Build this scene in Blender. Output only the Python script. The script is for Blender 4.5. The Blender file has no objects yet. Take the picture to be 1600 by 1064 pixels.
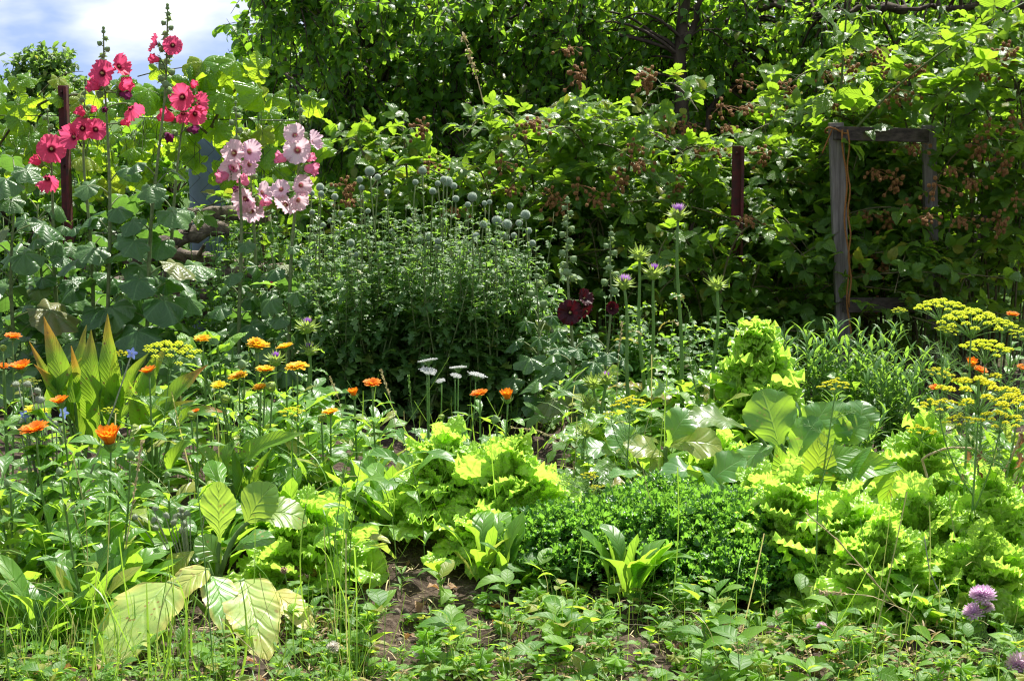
import bpy, math, random
import numpy as np
from mathutils import Vector, Matrix, Quaternion

rng = np.random.default_rng(7)
SC = bpy.context.scene
COL = SC.collection
R = math.radians

# ---------------------------------------------------------------- camera
CAM_H, PITCH, FPX = 1.2, R(7.57), 2800.0
cd = bpy.data.cameras.new('camera')
cd.sensor_width = 36.0
cd.lens = 36.0 * FPX / 1600.0
cd.clip_start, cd.clip_end = 0.05, 3000
cam = bpy.data.objects.new('camera', cd)
COL.objects.link(cam)
cam.location = (0, 0, CAM_H)
cam.rotation_euler = (math.pi / 2 - PITCH, 0, 0)
SC.camera = cam
cd.dof.use_dof = False

# ---------------------------------------------------------------- sky, sun, exposure
SUN_EL, SUN_AZ = R(60), R(24)          # azimuth from +Y (behind the garden) towards +X
W = bpy.data.worlds.new('World'); SC.world = W; W.use_nodes = True
nt = W.node_tree; nt.nodes.clear()
wo = nt.nodes.new('ShaderNodeOutputWorld'); bg = nt.nodes.new('ShaderNodeBackground')
sky = nt.nodes.new('ShaderNodeTexSky'); sky.sky_type = 'NISHITA'; sky.sun_disc = False
sky.sun_elevation = SUN_EL; sky.sun_rotation = SUN_AZ
sky.air_density = 1.0; sky.dust_density = 0.7; sky.ozone_density = 1.0
tc = nt.nodes.new('ShaderNodeTexCoord')
mp = nt.nodes.new('ShaderNodeMapping'); mp.inputs['Scale'].default_value = (1, 1, 2.6); mp.inputs['Location'].default_value = (0.10, 0.50, 0.20)
nz = nt.nodes.new('ShaderNodeTexNoise'); nz.inputs['Scale'].default_value = 11.0; nz.inputs['Detail'].default_value = 5; nz.inputs['Roughness'].default_value = 0.45
cr = nt.nodes.new('ShaderNodeValToRGB'); cr.color_ramp.elements[0].position = 0.42; cr.color_ramp.elements[1].position = 0.64
mx = nt.nodes.new('ShaderNodeMix'); mx.data_type = 'RGBA'
mx.inputs['B'].default_value = (6.6, 6.75, 6.9, 1)
sm = nt.nodes.new('ShaderNodeMapping'); sm.inputs['Location'].default_value = (0, 0, 0.80)   # the clear blue stands a little above the haze line
sn = nt.nodes.new('ShaderNodeVectorMath'); sn.operation = 'NORMALIZE'
nt.links.new(tc.outputs['Generated'], sm.inputs['Vector']); nt.links.new(sm.outputs['Vector'], sn.inputs[0]); nt.links.new(sn.outputs['Vector'], sky.inputs['Vector'])
nt.links.new(tc.outputs['Generated'], mp.inputs['Vector']); nt.links.new(mp.outputs['Vector'], nz.inputs['Vector'])
nt.links.new(nz.outputs['Fac'], cr.inputs['Fac']); nt.links.new(cr.outputs['Color'], mx.inputs['Factor'])
nt.links.new(sky.outputs['Color'], mx.inputs['A']); nt.links.new(mx.outputs['Result'], bg.inputs['Color'])
bg.inputs['Strength'].default_value = 0.095
nt.links.new(bg.outputs['Background'], wo.inputs['Surface'])

sd = bpy.data.lights.new('sun', 'SUN'); sd.energy = 5.0; sd.angle = R(0.53); sd.color = (1.0, 0.955, 0.87)
sun = bpy.data.objects.new('sun', sd); COL.objects.link(sun)
SDIR = Vector((math.sin(SUN_AZ) * math.cos(SUN_EL), math.cos(SUN_AZ) * math.cos(SUN_EL), math.sin(SUN_EL)))
sun.rotation_euler = SDIR.to_track_quat('Z', 'Y').to_euler(); sun.location = (3, 8, 12)

SC.view_settings.view_transform = 'Standard'; SC.view_settings.look = 'None'
SC.view_settings.gamma = 1.0; SC.view_settings.exposure = 1.08
SC.cycles.use_denoising = True
try:
    SC.cycles.denoiser = 'OPENIMAGEDENOISE'
    SC.cycles.denoising_prefilter = 'ACCURATE'
except Exception:
    pass
SC.cycles.max_bounces = 9; SC.cycles.diffuse_bounces = 6; SC.cycles.glossy_bounces = 2
SC.cycles.transmission_bounces = 3; SC.cycles.transparent_max_bounces = 4
SC.cycles.sample_clamp_indirect = 6
SC.cycles.filter_width = 1.2

# ---------------------------------------------------------------- photograph geometry
CT, ST = math.cos(PITCH), math.sin(PITCH)
def P(u, v, Y):
    """point of pixel (u, v) of the 1600x1064 photograph at world depth Y"""
    a = (u - 800) / FPX; b = (532 - v) / FPX
    s = Y / (CT + b * ST)
    return np.array([a * s, Y, CAM_H + s * (-ST + b * CT)])
def GY(v):
    b = (532 - v) / FPX
    return CAM_H * (CT + b * ST) / (ST - b * CT)
def XU(u, Y): return (u - 800) / FPX * Y * 1.005
def PX(Y): return FPX / Y              # pixels per metre
def gz(x, y):
    return (0.018 * np.sin(x * 3.1 + y * 1.7) + 0.014 * np.sin(x * 7.3 - y * 5.1 + 1) + 0.009 * np.sin(x * 15 + y * 13)
            + 0.006 * np.sin(x * 31 - y * 27 + 2))
def ground(x, y): return np.array([x, y, float(gz(x, y))])

# ---------------------------------------------------------------- mesh collecting
def unit(v):
    v = np.asarray(v, float)
    return v / np.maximum(np.linalg.norm(v, axis=-1, keepdims=True), 1e-9)
def frames(d, n):
    d = np.asarray(d, float); n = np.broadcast_to(np.asarray(n, float), d.shape)
    d = unit(d); x = np.cross(d, n); bad = np.linalg.norm(x, axis=-1) < 1e-4
    if np.any(bad): x[bad] = np.cross(d[bad], np.array([0.3, 0.8, 0.5]))
    x = unit(x); z = np.cross(x, d)
    return np.stack([x, d, z], axis=-1)

class MB:
    def __init__(s): s.V, s.Q, s.T, s.UV, s.C, s.QM, s.TM, s.n = [], [], [], [], [], [], [], 0
    def add(s, V, Q=None, T=None, UV=None, C=None, m=0):
        V = np.asarray(V, float); k = len(V)
        s.V.append(V)
        if Q is not None and len(Q): s.Q.append(np.asarray(Q, int) + s.n); s.QM.append(np.full(len(Q), m))
        if T is not None and len(T): s.T.append(np.asarray(T, int) + s.n); s.TM.append(np.full(len(T), m))
        s.UV.append(np.zeros((k, 2)) if UV is None else UV)
        if C is None: C = np.tile([0.5, 0.0], (k, 1))
        C = np.asarray(C, float)
        if C.ndim == 1: C = np.tile(C, (k, 1))
        s.C.append(C); s.n += k
    def inst(s, tp, Rm, Tr, S, C=None, m=0):
        """many copies of one template; Rm (N,3,3), Tr (N,3), S (N,) or (N,3), C (N,2)"""
        Rm = np.asarray(Rm, float); N = len(Rm); Tr = np.broadcast_to(np.asarray(Tr, float), (N, 3))
        if N == 0: return
        S = np.asarray(S, float)
        if S.ndim == 0: S = np.full(N, float(S))
        if S.ndim == 1: S = np.repeat(S[:, None], 3, 1)
        V = np.einsum('nij,nmj->nmi', Rm, tp['V'][None] * S[:, None, :]) + Tr[:, None, :]
        k = len(tp['V']); off = (np.arange(N) * k)[:, None, None]
        Q = (tp['Q'][None] + off).reshape(-1, 4) if len(tp['Q']) else None
        T = (tp['T'][None] + off).reshape(-1, 3) if len(tp['T']) else None
        if C is None: C = np.stack([rng.random(N), np.zeros(N)], 1)
        s.add(V.reshape(-1, 3), Q, T, np.tile(tp['UV'], (N, 1)), np.repeat(np.asarray(C, float), k, 0), m)
    def mesh(s, name, mats, origin=(0, 0, 0), smooth=True):
        V = np.concatenate(s.V) - np.asarray(origin, float)
        Q = np.concatenate(s.Q) if s.Q else np.zeros((0, 4), int)
        T = np.concatenate(s.T) if s.T else np.zeros((0, 3), int)
        me = bpy.data.meshes.new(name)
        me.vertices.add(len(V)); me.vertices.foreach_set('co', V.astype(np.float32).ravel())
        lv = np.concatenate([Q.ravel(), T.ravel()]).astype(np.int32)
        me.loops.add(len(lv)); me.loops.foreach_set('vertex_index', lv)
        st = np.concatenate([np.arange(len(Q)) * 4, len(Q) * 4 + np.arange(len(T)) * 3]).astype(np.int32)
        me.polygons.add(len(st)); me.polygons.foreach_set('loop_start', st)
        mi = np.concatenate(s.QM + s.TM).astype(np.int32) if (s.QM or s.TM) else np.zeros(0, np.int32)
        me.polygons.foreach_set('material_index', mi)
        me.polygons.foreach_set('use_smooth', np.full(len(st), smooth))
        uvl = me.uv_layers.new(name='UVMap'); uvl.data.foreach_set('uv', np.concatenate(s.UV)[lv].astype(np.float32).ravel())
        at = me.attributes.new('lf', 'FLOAT_COLOR', 'POINT')
        C = np.concatenate(s.C); c4 = np.zeros((len(C), 4), np.float32); c4[:, :2] = C; c4[:, 3] = 1
        at.data.foreach_set('color', c4.ravel())
        me.update(calc_edges=True); me.validate()
        for m_ in (mats if isinstance(mats, (list, tuple)) else [mats]): me.materials.append(m_)
        return me
    def tube(s, pts, rad, seg=6, m=0, C=None, cap=True):
        pts = np.asarray(pts, float); n = len(pts)
        rad = np.full(n, float(rad)) if np.ndim(rad) == 0 else np.interp(np.linspace(0, 1, n), np.linspace(0, 1, len(rad)), rad)
        t = unit(np.gradient(pts, axis=0)); ref = np.array([0.31, 0.9, 0.2]) if abs(t[0][1]) < .8 else np.array([1.0, 0.1, 0.2])
        x = unit(np.cross(t, ref)); y = np.cross(t, x)
        a = np.arange(seg) / seg * 2 * math.pi
        V = pts[:, None] + rad[:, None, None] * (np.cos(a)[None, :, None] * x[:, None] + np.sin(a)[None, :, None] * y[:, None])
        i = np.arange(n - 1)[:, None] * seg; j = np.arange(seg)[None]; jn = (j + 1) % seg
        Q = np.stack([i + j, i + jn, i + seg + jn, i + seg + j], -1).reshape(-1, 4)
        L = np.concatenate([[0], np.cumsum(np.linalg.norm(np.diff(pts, axis=0), axis=1))])
        UV = np.stack([np.tile(np.arange(seg) / seg, n), np.repeat(L, seg)], 1)
        V = V.reshape(-1, 3); T = None
        if cap:
            V = np.concatenate([V, pts[:1], pts[-1:]]); UV = np.concatenate([UV, [[.5, 0], [.5, L[-1]]]])
            k = np.arange(seg); kn = (k + 1) % seg
            T = np.concatenate([np.stack([kn, k, np.full(seg, n * seg)], 1), np.stack([(n - 1) * seg + k, (n - 1) * seg + kn, np.full(seg, n * seg + 1)], 1)])
        s.add(V, Q, T, UV, C, m)
    def box(s, lo, hi, m=0, bev=0.0):
        lo = np.array(lo, float); hi = np.array(hi, float)
        c = (lo + hi) / 2; h = (hi - lo) / 2; b = min(bev, h.min() * .9)
        if b <= 0:
            V = np.array([[x, y, z] for x in (-1, 1) for y in (-1, 1) for z in (-1, 1)]) * h + c
            Q = [[0, 1, 3, 2], [4, 6, 7, 5], [0, 4, 5, 1], [2, 3, 7, 6], [0, 2, 6, 4], [1, 5, 7, 3]]
            s.add(V, Q, m=m); return
        bm = bmesh_box(h, b)
        s.add(bm[0] + c, bm[1], bm[2], m=m)

def bmesh_box(h, b):
    import bmesh
    bm = bmesh.new(); bmesh.ops.create_cube(bm, size=2)
    for v in bm.verts: v.co = Vector((v.co.x * h[0], v.co.y * h[1], v.co.z * h[2]))
    bmesh.ops.bevel(bm, geom=list(bm.edges), offset=b, segments=2, affect='EDGES', profile=.6)
    bm.verts.ensure_lookup_table()
    V = np.array([v.co[:] for v in bm.verts]); Q = []; T = []
    for f in bm.faces:
        ix = [v.index for v in f.verts]
        if len(ix) == 4: Q.append(ix)
        else:
            for k in range(1, len(ix) - 1): T.append([ix[0], ix[k], ix[k + 1]])
    bm.free()
    return V, np.array(Q, int).reshape(-1, 4), np.array(T, int).reshape(-1, 3)

# ---------------------------------------------------------------- objects
def tag(o, label=None, cat=None, group=None, kind=None):
    if label: o['label'] = label
    if cat: o['category'] = cat
    if group: o['group'] = group
    if kind: o['kind'] = kind
    return o
def thing(name, label, cat, loc=(0, 0, 0), group=None):
    o = bpy.data.objects.new(name, None); COL.objects.link(o)
    o.location = tuple(float(q) for q in loc); o.empty_display_size = .05
    return tag(o, label, cat, group)
def wloc(o):
    v = Vector(o.location)
    while o.parent: o = o.parent; v = v + Vector(o.location)
    return v
def obj(name, mb, mats, parent=None, smooth=True):
    """the collected world-space geometry as ONE mesh object under its thing"""
    org = tuple(wloc(parent)) if parent else (0, 0, 0)
    o = bpy.data.objects.new(name, mb.mesh(name, mats, org, smooth)); COL.objects.link(o)
    if parent: o.parent = parent
    return o
def put(name, me, parent, pos, rot=None, scale=1.0):
    """a part that shares a mesh with its likes; pos in world space"""
    o = bpy.data.objects.new(name, me); COL.objects.link(o)
    o.parent = parent
    if parent: o.location = Vector([float(q) for q in pos]) - wloc(parent)
    else: o.location = [float(q) for q in pos]
    if rot is not None: o.rotation_mode = 'QUATERNION'; o.rotation_quaternion = rot
    o.scale = (scale,) * 3 if np.ndim(scale) == 0 else scale
    return o
def sub(name, me, parent):
    o = bpy.data.objects.new(name, me); COL.objects.link(o); o.parent = parent
    return o
def face_to(d, roll=0.0):
    """rotation that turns local +Z to direction d"""
    return Vector([float(q) for q in d]).to_track_quat('Z', 'Y') @ Quaternion((0, 0, 1), roll)

# ---------------------------------------------------------------- node materials
def N(nt, typ, ins=None, **kw):
    n = nt.nodes.new('ShaderNode' + typ)
    for k, v in kw.items(): setattr(n, k, v)
    for k, v in (ins or {}).items():
        s_ = n.inputs[k]
        if hasattr(v, 'is_linked') or isinstance(v, bpy.types.NodeSocket): nt.links.new(v, s_)
        else: s_.default_value = v
    return n
def math_(nt, op, a, b=None, c=None):
    n = N(nt, 'Math', operation=op)
    for i, v in enumerate((a, b, c)):
        if v is None: continue
        if isinstance(v, bpy.types.NodeSocket): nt.links.new(v, n.inputs[i])
        else: n.inputs[i].default_value = v
    return n.outputs[0]
def mixc(nt, f, a, b, blend='MIX'):
    n = N(nt, 'Mix', data_type='RGBA', blend_type=blend)
    for k, v in (('Factor', f), ('A', a), ('B', b)):
        if isinstance(v, bpy.types.NodeSocket): nt.links.new(v, n.inputs[k])
        else: n.inputs[k].default_value = v if k == 'Factor' else (*v[:3], 1)
    return n.outputs['Result']
def smooth(nt, v, lo, hi, a=0.0, b=1.0):
    n = N(nt, 'MapRange', interpolation_type='SMOOTHSTEP')
    nt.links.new(v, n.inputs[0])
    for k, q in zip((1, 2, 3, 4), (lo, hi, a, b)): n.inputs[k].default_value = q
    return n.outputs[0]
def base_mat(name):
    m = bpy.data.materials.new(name); m.use_nodes = True; m.node_tree.nodes.clear()
    return m, m.node_tree, m.node_tree.nodes.new('ShaderNodeOutputMaterial')

def leaf_mat(name, c1, c2, tr, tw=.5, rough=.42, vein=None, vc=None, nl=5, ns=8, vw=.035, tip=None, age=(.42, .36, .04), spots=None, mott=.35, bump=.5, spec=.5, edge=None, marb=None, vmix=.42):
    """leaf: c1..c2 by leaf, translucent colour tr of weight tw; vein 'pin' or 'palm'; age turns a leaf to another colour; tip colours the point of old leaves"""
    m, nt, out = base_mat(name)
    at = N(nt, 'Attribute', attribute_name='lf'); sp = N(nt, 'SeparateColor', {'Color': at.outputs['Color']})
    rnd, old = sp.outputs['Red'], sp.outputs['Green']
    uvn = N(nt, 'UVMap'); uv = N(nt, 'SeparateXYZ', {'Vector': uvn.outputs['UV']})
    u, v = uv.outputs['X'], uv.outputs['Y']
    tcn = N(nt, 'TexCoord')
    no = N(nt, 'TexNoise', {'Vector': tcn.outputs['Object'], 'Scale': 38.0, 'Detail': 3.0})
    f = math_(nt, 'ADD', rnd, math_(nt, 'MULTIPLY', math_(nt, 'SUBTRACT', no.outputs['Fac'], .5), mott * 2))
    f = smooth(nt, f, 0, 1)
    col = mixc(nt, f, c1, c2)
    trc = mixc(nt, f, tuple(q * .85 for q in tr), tuple(q * 1.1 for q in tr))
    agef = math_(nt, 'MULTIPLY', old, smooth(nt, no.outputs['Fac'], .3, .62, .65, 1.0)) if tip is None else None
    if tip is not None:
        agef = math_(nt, 'MULTIPLY', old, smooth(nt, math_(nt, 'ADD', v, math_(nt, 'MULTIPLY', no.outputs['Fac'], .25)), .68, 1.0))
        age = tip
    col = mixc(nt, agef, col, age); trc = mixc(nt, agef, trc, tuple(min(1, q * 1.1) for q in age))
    if edge is not None:
        du = math_(nt, 'ABSOLUTE', math_(nt, 'SUBTRACT', u, .5))
        ef = math_(nt, 'MULTIPLY', smooth(nt, math_(nt, 'ADD', math_(nt, 'MAXIMUM', math_(nt, 'MULTIPLY', du, 2), v), math_(nt, 'MULTIPLY', no.outputs['Fac'], .3)), .8, 1.15), .85)
        col = mixc(nt, ef, col, edge); trc = mixc(nt, ef, trc, edge)
    h = no.outputs['Fac']
    if vein:
        if vein == 'pin':
            du = math_(nt, 'ABSOLUTE', math_(nt, 'SUBTRACT', u, .5))
            mid = smooth(nt, du, 0.0, vw, 1, 0)
            n0 = N(nt, 'TexNoise', {'Vector': tcn.outputs['Object'], 'Scale': 14.0, 'Detail': 1.0})
            fr = math_(nt, 'FRACT', math_(nt, 'ADD', math_(nt, 'MULTIPLY', n0.outputs['Fac'], .9), math_(nt, 'SUBTRACT', math_(nt, 'MULTIPLY', v, float(ns)), math_(nt, 'MULTIPLY', math_(nt, 'POWER', du, .7), ns * .42))))
            sv = math_(nt, 'ABSOLUTE', math_(nt, 'SUBTRACT', fr, .5))
            side = smooth(nt, sv, 0.0, .06, .5, 0)
            pil = sv
        else:
            fr = math_(nt, 'FRACT', math_(nt, 'MULTIPLY', u, float(nl)))
            sv = math_(nt, 'ABSOLUTE', math_(nt, 'SUBTRACT', fr, .5))
            mid = smooth(nt, math_(nt, 'MULTIPLY', sv, math_(nt, 'ADD', v, .12)), 0.0, vw * 1.4, 1, 0)
            fr2 = math_(nt, 'FRACT', math_(nt, 'SUBTRACT', math_(nt, 'MULTIPLY', v, 5.0), math_(nt, 'MULTIPLY', sv, 3.0)))
            sv2 = math_(nt, 'ABSOLUTE', math_(nt, 'SUBTRACT', fr2, .5))
            side = smooth(nt, sv2, 0.0, .12, .5, 0)
            pil = sv2
        vm = math_(nt, 'MAXIMUM', mid, side)
        vcol = vc or tuple(min(1, q * 1.9 + .02) for q in c2)
        col = mixc(nt, math_(nt, 'MULTIPLY', vm, vmix), col, vcol)
        trc = mixc(nt, math_(nt, 'MULTIPLY', vm, .25), trc, tuple(q * .6 for q in tr))
        h = math_(nt, 'ADD', math_(nt, 'MULTIPLY', h, .5), math_(nt, 'SUBTRACT', math_(nt, 'MULTIPLY', smooth(nt, pil, 0, .25), .5), math_(nt, 'MULTIPLY', mid, .6)))
    if marb is not None:      # pale marbling between the veins
        vo = N(nt, 'TexNoise', {'Vector': tcn.outputs['Object'], 'Scale': 26.0, 'Detail': 2.0, 'Distortion': 1.5})
        mf = smooth(nt, vo.outputs['Fac'], .52, .6)
        col = mixc(nt, mf, col, marb)
    if spots is not None:
        vo = N(nt, 'TexVoronoi', {'Vector': tcn.outputs['Object'], 'Scale': 60.0})
        n2 = N(nt, 'TexNoise', {'Vector': tcn.outputs['Object'], 'Scale': 13.0})
        sf = math_(nt, 'MULTIPLY', smooth(nt, vo.outputs['Distance'], .12, .3, 1, 0), smooth(nt, n2.outputs['Fac'], .5, .62))
        col = mixc(nt, sf, col, spots); trc = mixc(nt, sf, trc, spots)
    bp = N(nt, 'Bump', {'Height': h, 'Strength': bump, 'Distance': .004})
    pb = N(nt, 'BsdfPrincipled', {'Base Color': col, 'Roughness': rough, 'Specular IOR Level': spec, 'Normal': bp.outputs['Normal']})
    tb = N(nt, 'BsdfTranslucent', {'Color': trc, 'Normal': bp.outputs['Normal']})
    ms = N(nt, 'MixShader', {0: tw})
    nt.links.new(pb.outputs[0], ms.inputs[1]); nt.links.new(tb.outputs[0], ms.inputs[2]); nt.links.new(ms.outputs[0], out.inputs['Surface'])
    return m

def petal_mat(name, edge, mid, throat, tr, tw=.4, r0=.12, r1=.35, rough=.55, streak=.3, hv=False):
    """petal colour by radius (UV.y), fine radial streaks (UV.x)"""
    m, nt, out = base_mat(name)
    uvn = N(nt, 'UVMap'); uv = N(nt, 'SeparateXYZ', {'Vector': uvn.outputs['UV']})
    u, v = uv.outputs['X'], uv.outputs['Y']
    oi = N(nt, 'ObjectInfo')
    st = N(nt, 'TexNoise', {'Vector': N(nt, 'CombineXYZ', {'X': math_(nt, 'MULTIPLY', u, 60.0), 'Y': math_(nt, 'MULTIPLY', v, 2.0), 'Z': oi.outputs['Random']}).outputs[0], 'Scale': 1.0, 'Detail': 2.0})
    col = mixc(nt, smooth(nt, v, r1, .95), mid, edge)
    col = mixc(nt, smooth(nt, math_(nt, 'ADD', v, math_(nt, 'MULTIPLY', math_(nt, 'SUBTRACT', st.outputs['Fac'], .5), .2)), r0, r1, 1, 0), col, throat)
    col = mixc(nt, math_(nt, 'MULTIPLY', math_(nt, 'SUBTRACT', st.outputs['Fac'], .4), streak), col, tuple(q * .6 for q in mid))
    trc = mixc(nt, smooth(nt, v, r0, r1, 1, 0), tr, tuple(q * .8 for q in throat))
    if hv: col = mixc(nt, 1.0, col, N(nt, 'CombineColor', {'Red': math_(nt, 'ADD', .92, math_(nt, 'MULTIPLY', oi.outputs['Random'], .08)), 'Green': math_(nt, 'ADD', .68, math_(nt, 'MULTIPLY', math_(nt, 'FRACT', math_(nt, 'MULTIPLY', oi.outputs['Random'], 7.3)), .38)), 'Blue': math_(nt, 'ADD', .72, math_(nt, 'MULTIPLY', math_(nt, 'FRACT', math_(nt, 'MULTIPLY', oi.outputs['Random'], 3.7)), .28))}).outputs[0], 'MULTIPLY')
    bp = N(nt, 'Bump', {'Height': st.outputs['Fac'], 'Strength': .35, 'Distance': .002})
    pb = N(nt, 'BsdfPrincipled', {'Base Color': col, 'Roughness': rough, 'Specular IOR Level': .3, 'Normal': bp.outputs['Normal']})
    tb = N(nt, 'BsdfTranslucent', {'Color': trc})
    ms = N(nt, 'MixShader', {0: tw})
    nt.links.new(pb.outputs[0], ms.inputs[1]); nt.links.new(tb.outputs[0], ms.inputs[2]); nt.links.new(ms.outputs[0], out.inputs['Surface'])
    return m

def plain_mat(name, c1, c2, rough=.7, scale=20.0, detail=5.0, bump=.3, dist=.004, stretch=(1, 1, 1), spec=.3, tw=0.0, tr=None, metal=0.0, lo=.3, hi=.7):
    m, nt, out = base_mat(name)
    tcn = N(nt, 'TexCoord'); mpn = N(nt, 'Mapping', {'Vector': tcn.outputs['Object'], 'Scale': stretch})
    no = N(nt, 'TexNoise', {'Vector': mpn.outputs[0], 'Scale': scale, 'Detail': detail, 'Roughness': .62})
    col = mixc(nt, smooth(nt, no.outputs['Fac'], lo, hi), c1, c2)
    bp = N(nt, 'Bump', {'Height': no.outputs['Fac'], 'Strength': bump, 'Distance': dist})
    pb = N(nt, 'BsdfPrincipled', {'Base Color': col, 'Roughness': rough, 'Specular IOR Level': spec, 'Metallic': metal, 'Normal': bp.outputs['Normal']})
    if tw > 0:
        tb = N(nt, 'BsdfTranslucent', {'Color': (*(tr or c2), 1)}); ms = N(nt, 'MixShader', {0: tw})
        nt.links.new(pb.outputs[0], ms.inputs[1]); nt.links.new(tb.outputs[0], ms.inputs[2]); nt.links.new(ms.outputs[0], out.inputs['Surface'])
    else: nt.links.new(pb.outputs[0], out.inputs['Surface'])
    return m
# ---------------------------------------------------------------- leaf templates (axis +Y, upper face +Z)
def grid_faces(r, c):
    i = np.arange(r)[:, None] * (c + 1); j = np.arange(c)[None]
    return np.stack([i + j, i + j + 1, i + c + 2 + j, i + c + 1 + j], -1).reshape(-1, 4)
E3 = np.zeros((0, 3), int); E4 = np.zeros((0, 4), int)
def leaf(w, rows=6, cols=2, fold=.2, curl=.5, wave=0.0, wf=2.0, serr=0.0, ph=0.0, roll=0.0):
    t = np.linspace(0, 1, rows + 1); ww = np.maximum(np.array([w(q) for q in t]), .004)
    if serr: ww = ww * (1 + serr * np.where(np.arange(rows + 1) % 2 == 0, -1, 1) * (t > .08))
    s = np.linspace(-1, 1, 2 * cols + 1)
    a = curl * (t - .25) * 1.3
    y = np.concatenate([[0], np.cumsum(np.cos((a[1:] + a[:-1]) / 2))]) / rows
    z = -np.concatenate([[0], np.cumsum(np.sin((a[1:] + a[:-1]) / 2))]) / rows
    X = ww[:, None] * s[None]; A = np.abs(s)[None]
    Z = z[:, None] + fold * np.abs(X) - roll * np.abs(X) * A ** 2
    Z = Z + wave * A ** 1.5 * np.sin(wf * 2 * math.pi * t[:, None] + ph + (s[None] > 0) * 1.9) * np.minimum(1, ww[:, None] / ww.max() * 1.6)
    Y = np.repeat(y[:, None], len(s), 1)
    if serr: Y = Y + A * .35 / rows * np.where(np.arange(rows + 1) % 2 == 0, 0, 1)[:, None]
    V = np.stack([X, Y, Z], -1).reshape(-1, 3)
    UV = np.stack([np.repeat(((s + 1) / 2)[None], rows + 1, 0), np.repeat(t[:, None], len(s), 1)], -1).reshape(-1, 2)
    return dict(V=V, Q=grid_faces(rows, 2 * cols), T=E3, UV=UV)
def ov(Wd, p=.7, e=.8): return lambda t: Wd * max(0.0, math.sin(math.pi * min(1, t) ** p)) ** e if t < 1 else 0.0
def spat(Wd): return lambda t: Wd * (.22 + .78 * min(1, max(0, (t - .15) / .45)) ** 1.2) * (1 - max(0, (t - .72) / .28) ** 2.2)
def pinnate(Wd, k, lo=.2): return lambda t: Wd * (1 - t) ** .45 * (lo + (1 - lo) * abs(math.sin(k * math.pi * t)) ** .8) * min(1, t * 5 + .1)
def palm(nl=5, deep=.25, notch=.3, rings=5, ang=40, wave=.05, droop=.22, teeth=0.0, fold=.07, long_=.2, sd=0):
    r_ = np.random.default_rng(sd)
    q = np.linspace(0, 1, ang + 1); th = (q - .5) * 2 * (math.pi - notch)
    lob = np.abs(np.cos((q * nl - .5) * math.pi))
    Rr = (1 - deep * (1 - lob) ** .8) * (1 - long_ + long_ * np.cos(th / 2) ** 2) * (.62 + .38 * (1 - np.abs(q - .5) * 2) ** .3)
    Rr = Rr * (1 + .03 * r_.standard_normal(ang + 1))
    if teeth: Rr = Rr * (1 + teeth * np.where(np.arange(ang + 1) % 2 == 0, 1, -1))
    rr = np.linspace(.03, 1, rings + 1)
    X = rr[:, None] * (Rr * np.sin(th))[None]; Y = rr[:, None] * (Rr * np.cos(th))[None]
    p1, p2 = r_.random(2) * 6
    Z = -droop * rr[:, None] ** 2 * (.6 + .6 * np.cos(th / 2)[None] ** 2 + .3 * np.abs(np.sin(th))[None]) - fold * rr[:, None] * (1 - lob)[None] * 1.2
    Z = Z + wave * rr[:, None] ** 1.6 * (np.sin(th * 3 + p1) + .6 * np.sin(th * 7 + p2))[None]
    V = np.stack([X, Y, Z], -1).reshape(-1, 3) * .62
    UV = np.stack([np.repeat(q[None], rings + 1, 0), np.repeat(rr[:, None], ang + 1, 1)], -1).reshape(-1, 2)
    return dict(V=V, Q=grid_faces(rings, ang), T=E3, UV=UV)
def frill_old(rows=10, cols=12, A=.08, w0=.07, w1=.42, curl=.9, cup=.5, k=9, sd=0, tend=.3):
    r_ = np.random.default_rng(sd); p = r_.random(8) * 6.28
    t = np.linspace(0, 1, rows + 1)[:, None] ; s = np.linspace(-1, 1, 2 * cols + 1)[None]
    w = w0 + (w1 - w0) * np.sin(np.minimum(1, t * 1.12) * math.pi * .56) ** 1.7
    ed = 1 - (1 - np.abs(s) ** 2.6) * (1 - t ** 4)
    psi = np.arctan2(s * w * 1.6, t - tend)
    ruf = (np.sin(k * psi + p[0]) + .6 * np.sin(k * 1.9 * psi + p[1]) + .35 * np.sin(k * 3.1 * psi + p[2])) * ed ** 1.5
    a = curl * (t - .3) * 1.5
    y0 = t - .17 * s ** 2 * t + .05 * ed * np.sin(k * 1.35 * psi + p[3]); x0 = w * s * (1 + .10 * ed * np.sin(k * 1.6 * psi + p[4]))
    z0 = A * ruf + cup * (w * s) ** 2 + .02 * np.sin(9 * t + 5 * s + p[5])
    V = np.stack([x0 + 0 * t, y0 * np.cos(a * .6) + z0 * np.sin(a), -y0 * np.sin(a * .6) * .8 + z0 * np.cos(a)], -1).reshape(-1, 3)
    UV = np.stack([np.repeat((s + 1) / 2, rows + 1, 0), np.repeat(t, 2 * cols + 1, 1)], -1).reshape(-1, 2)
    return dict(V=V, Q=grid_faces(rows, 2 * cols), T=E3, UV=UV)
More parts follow.
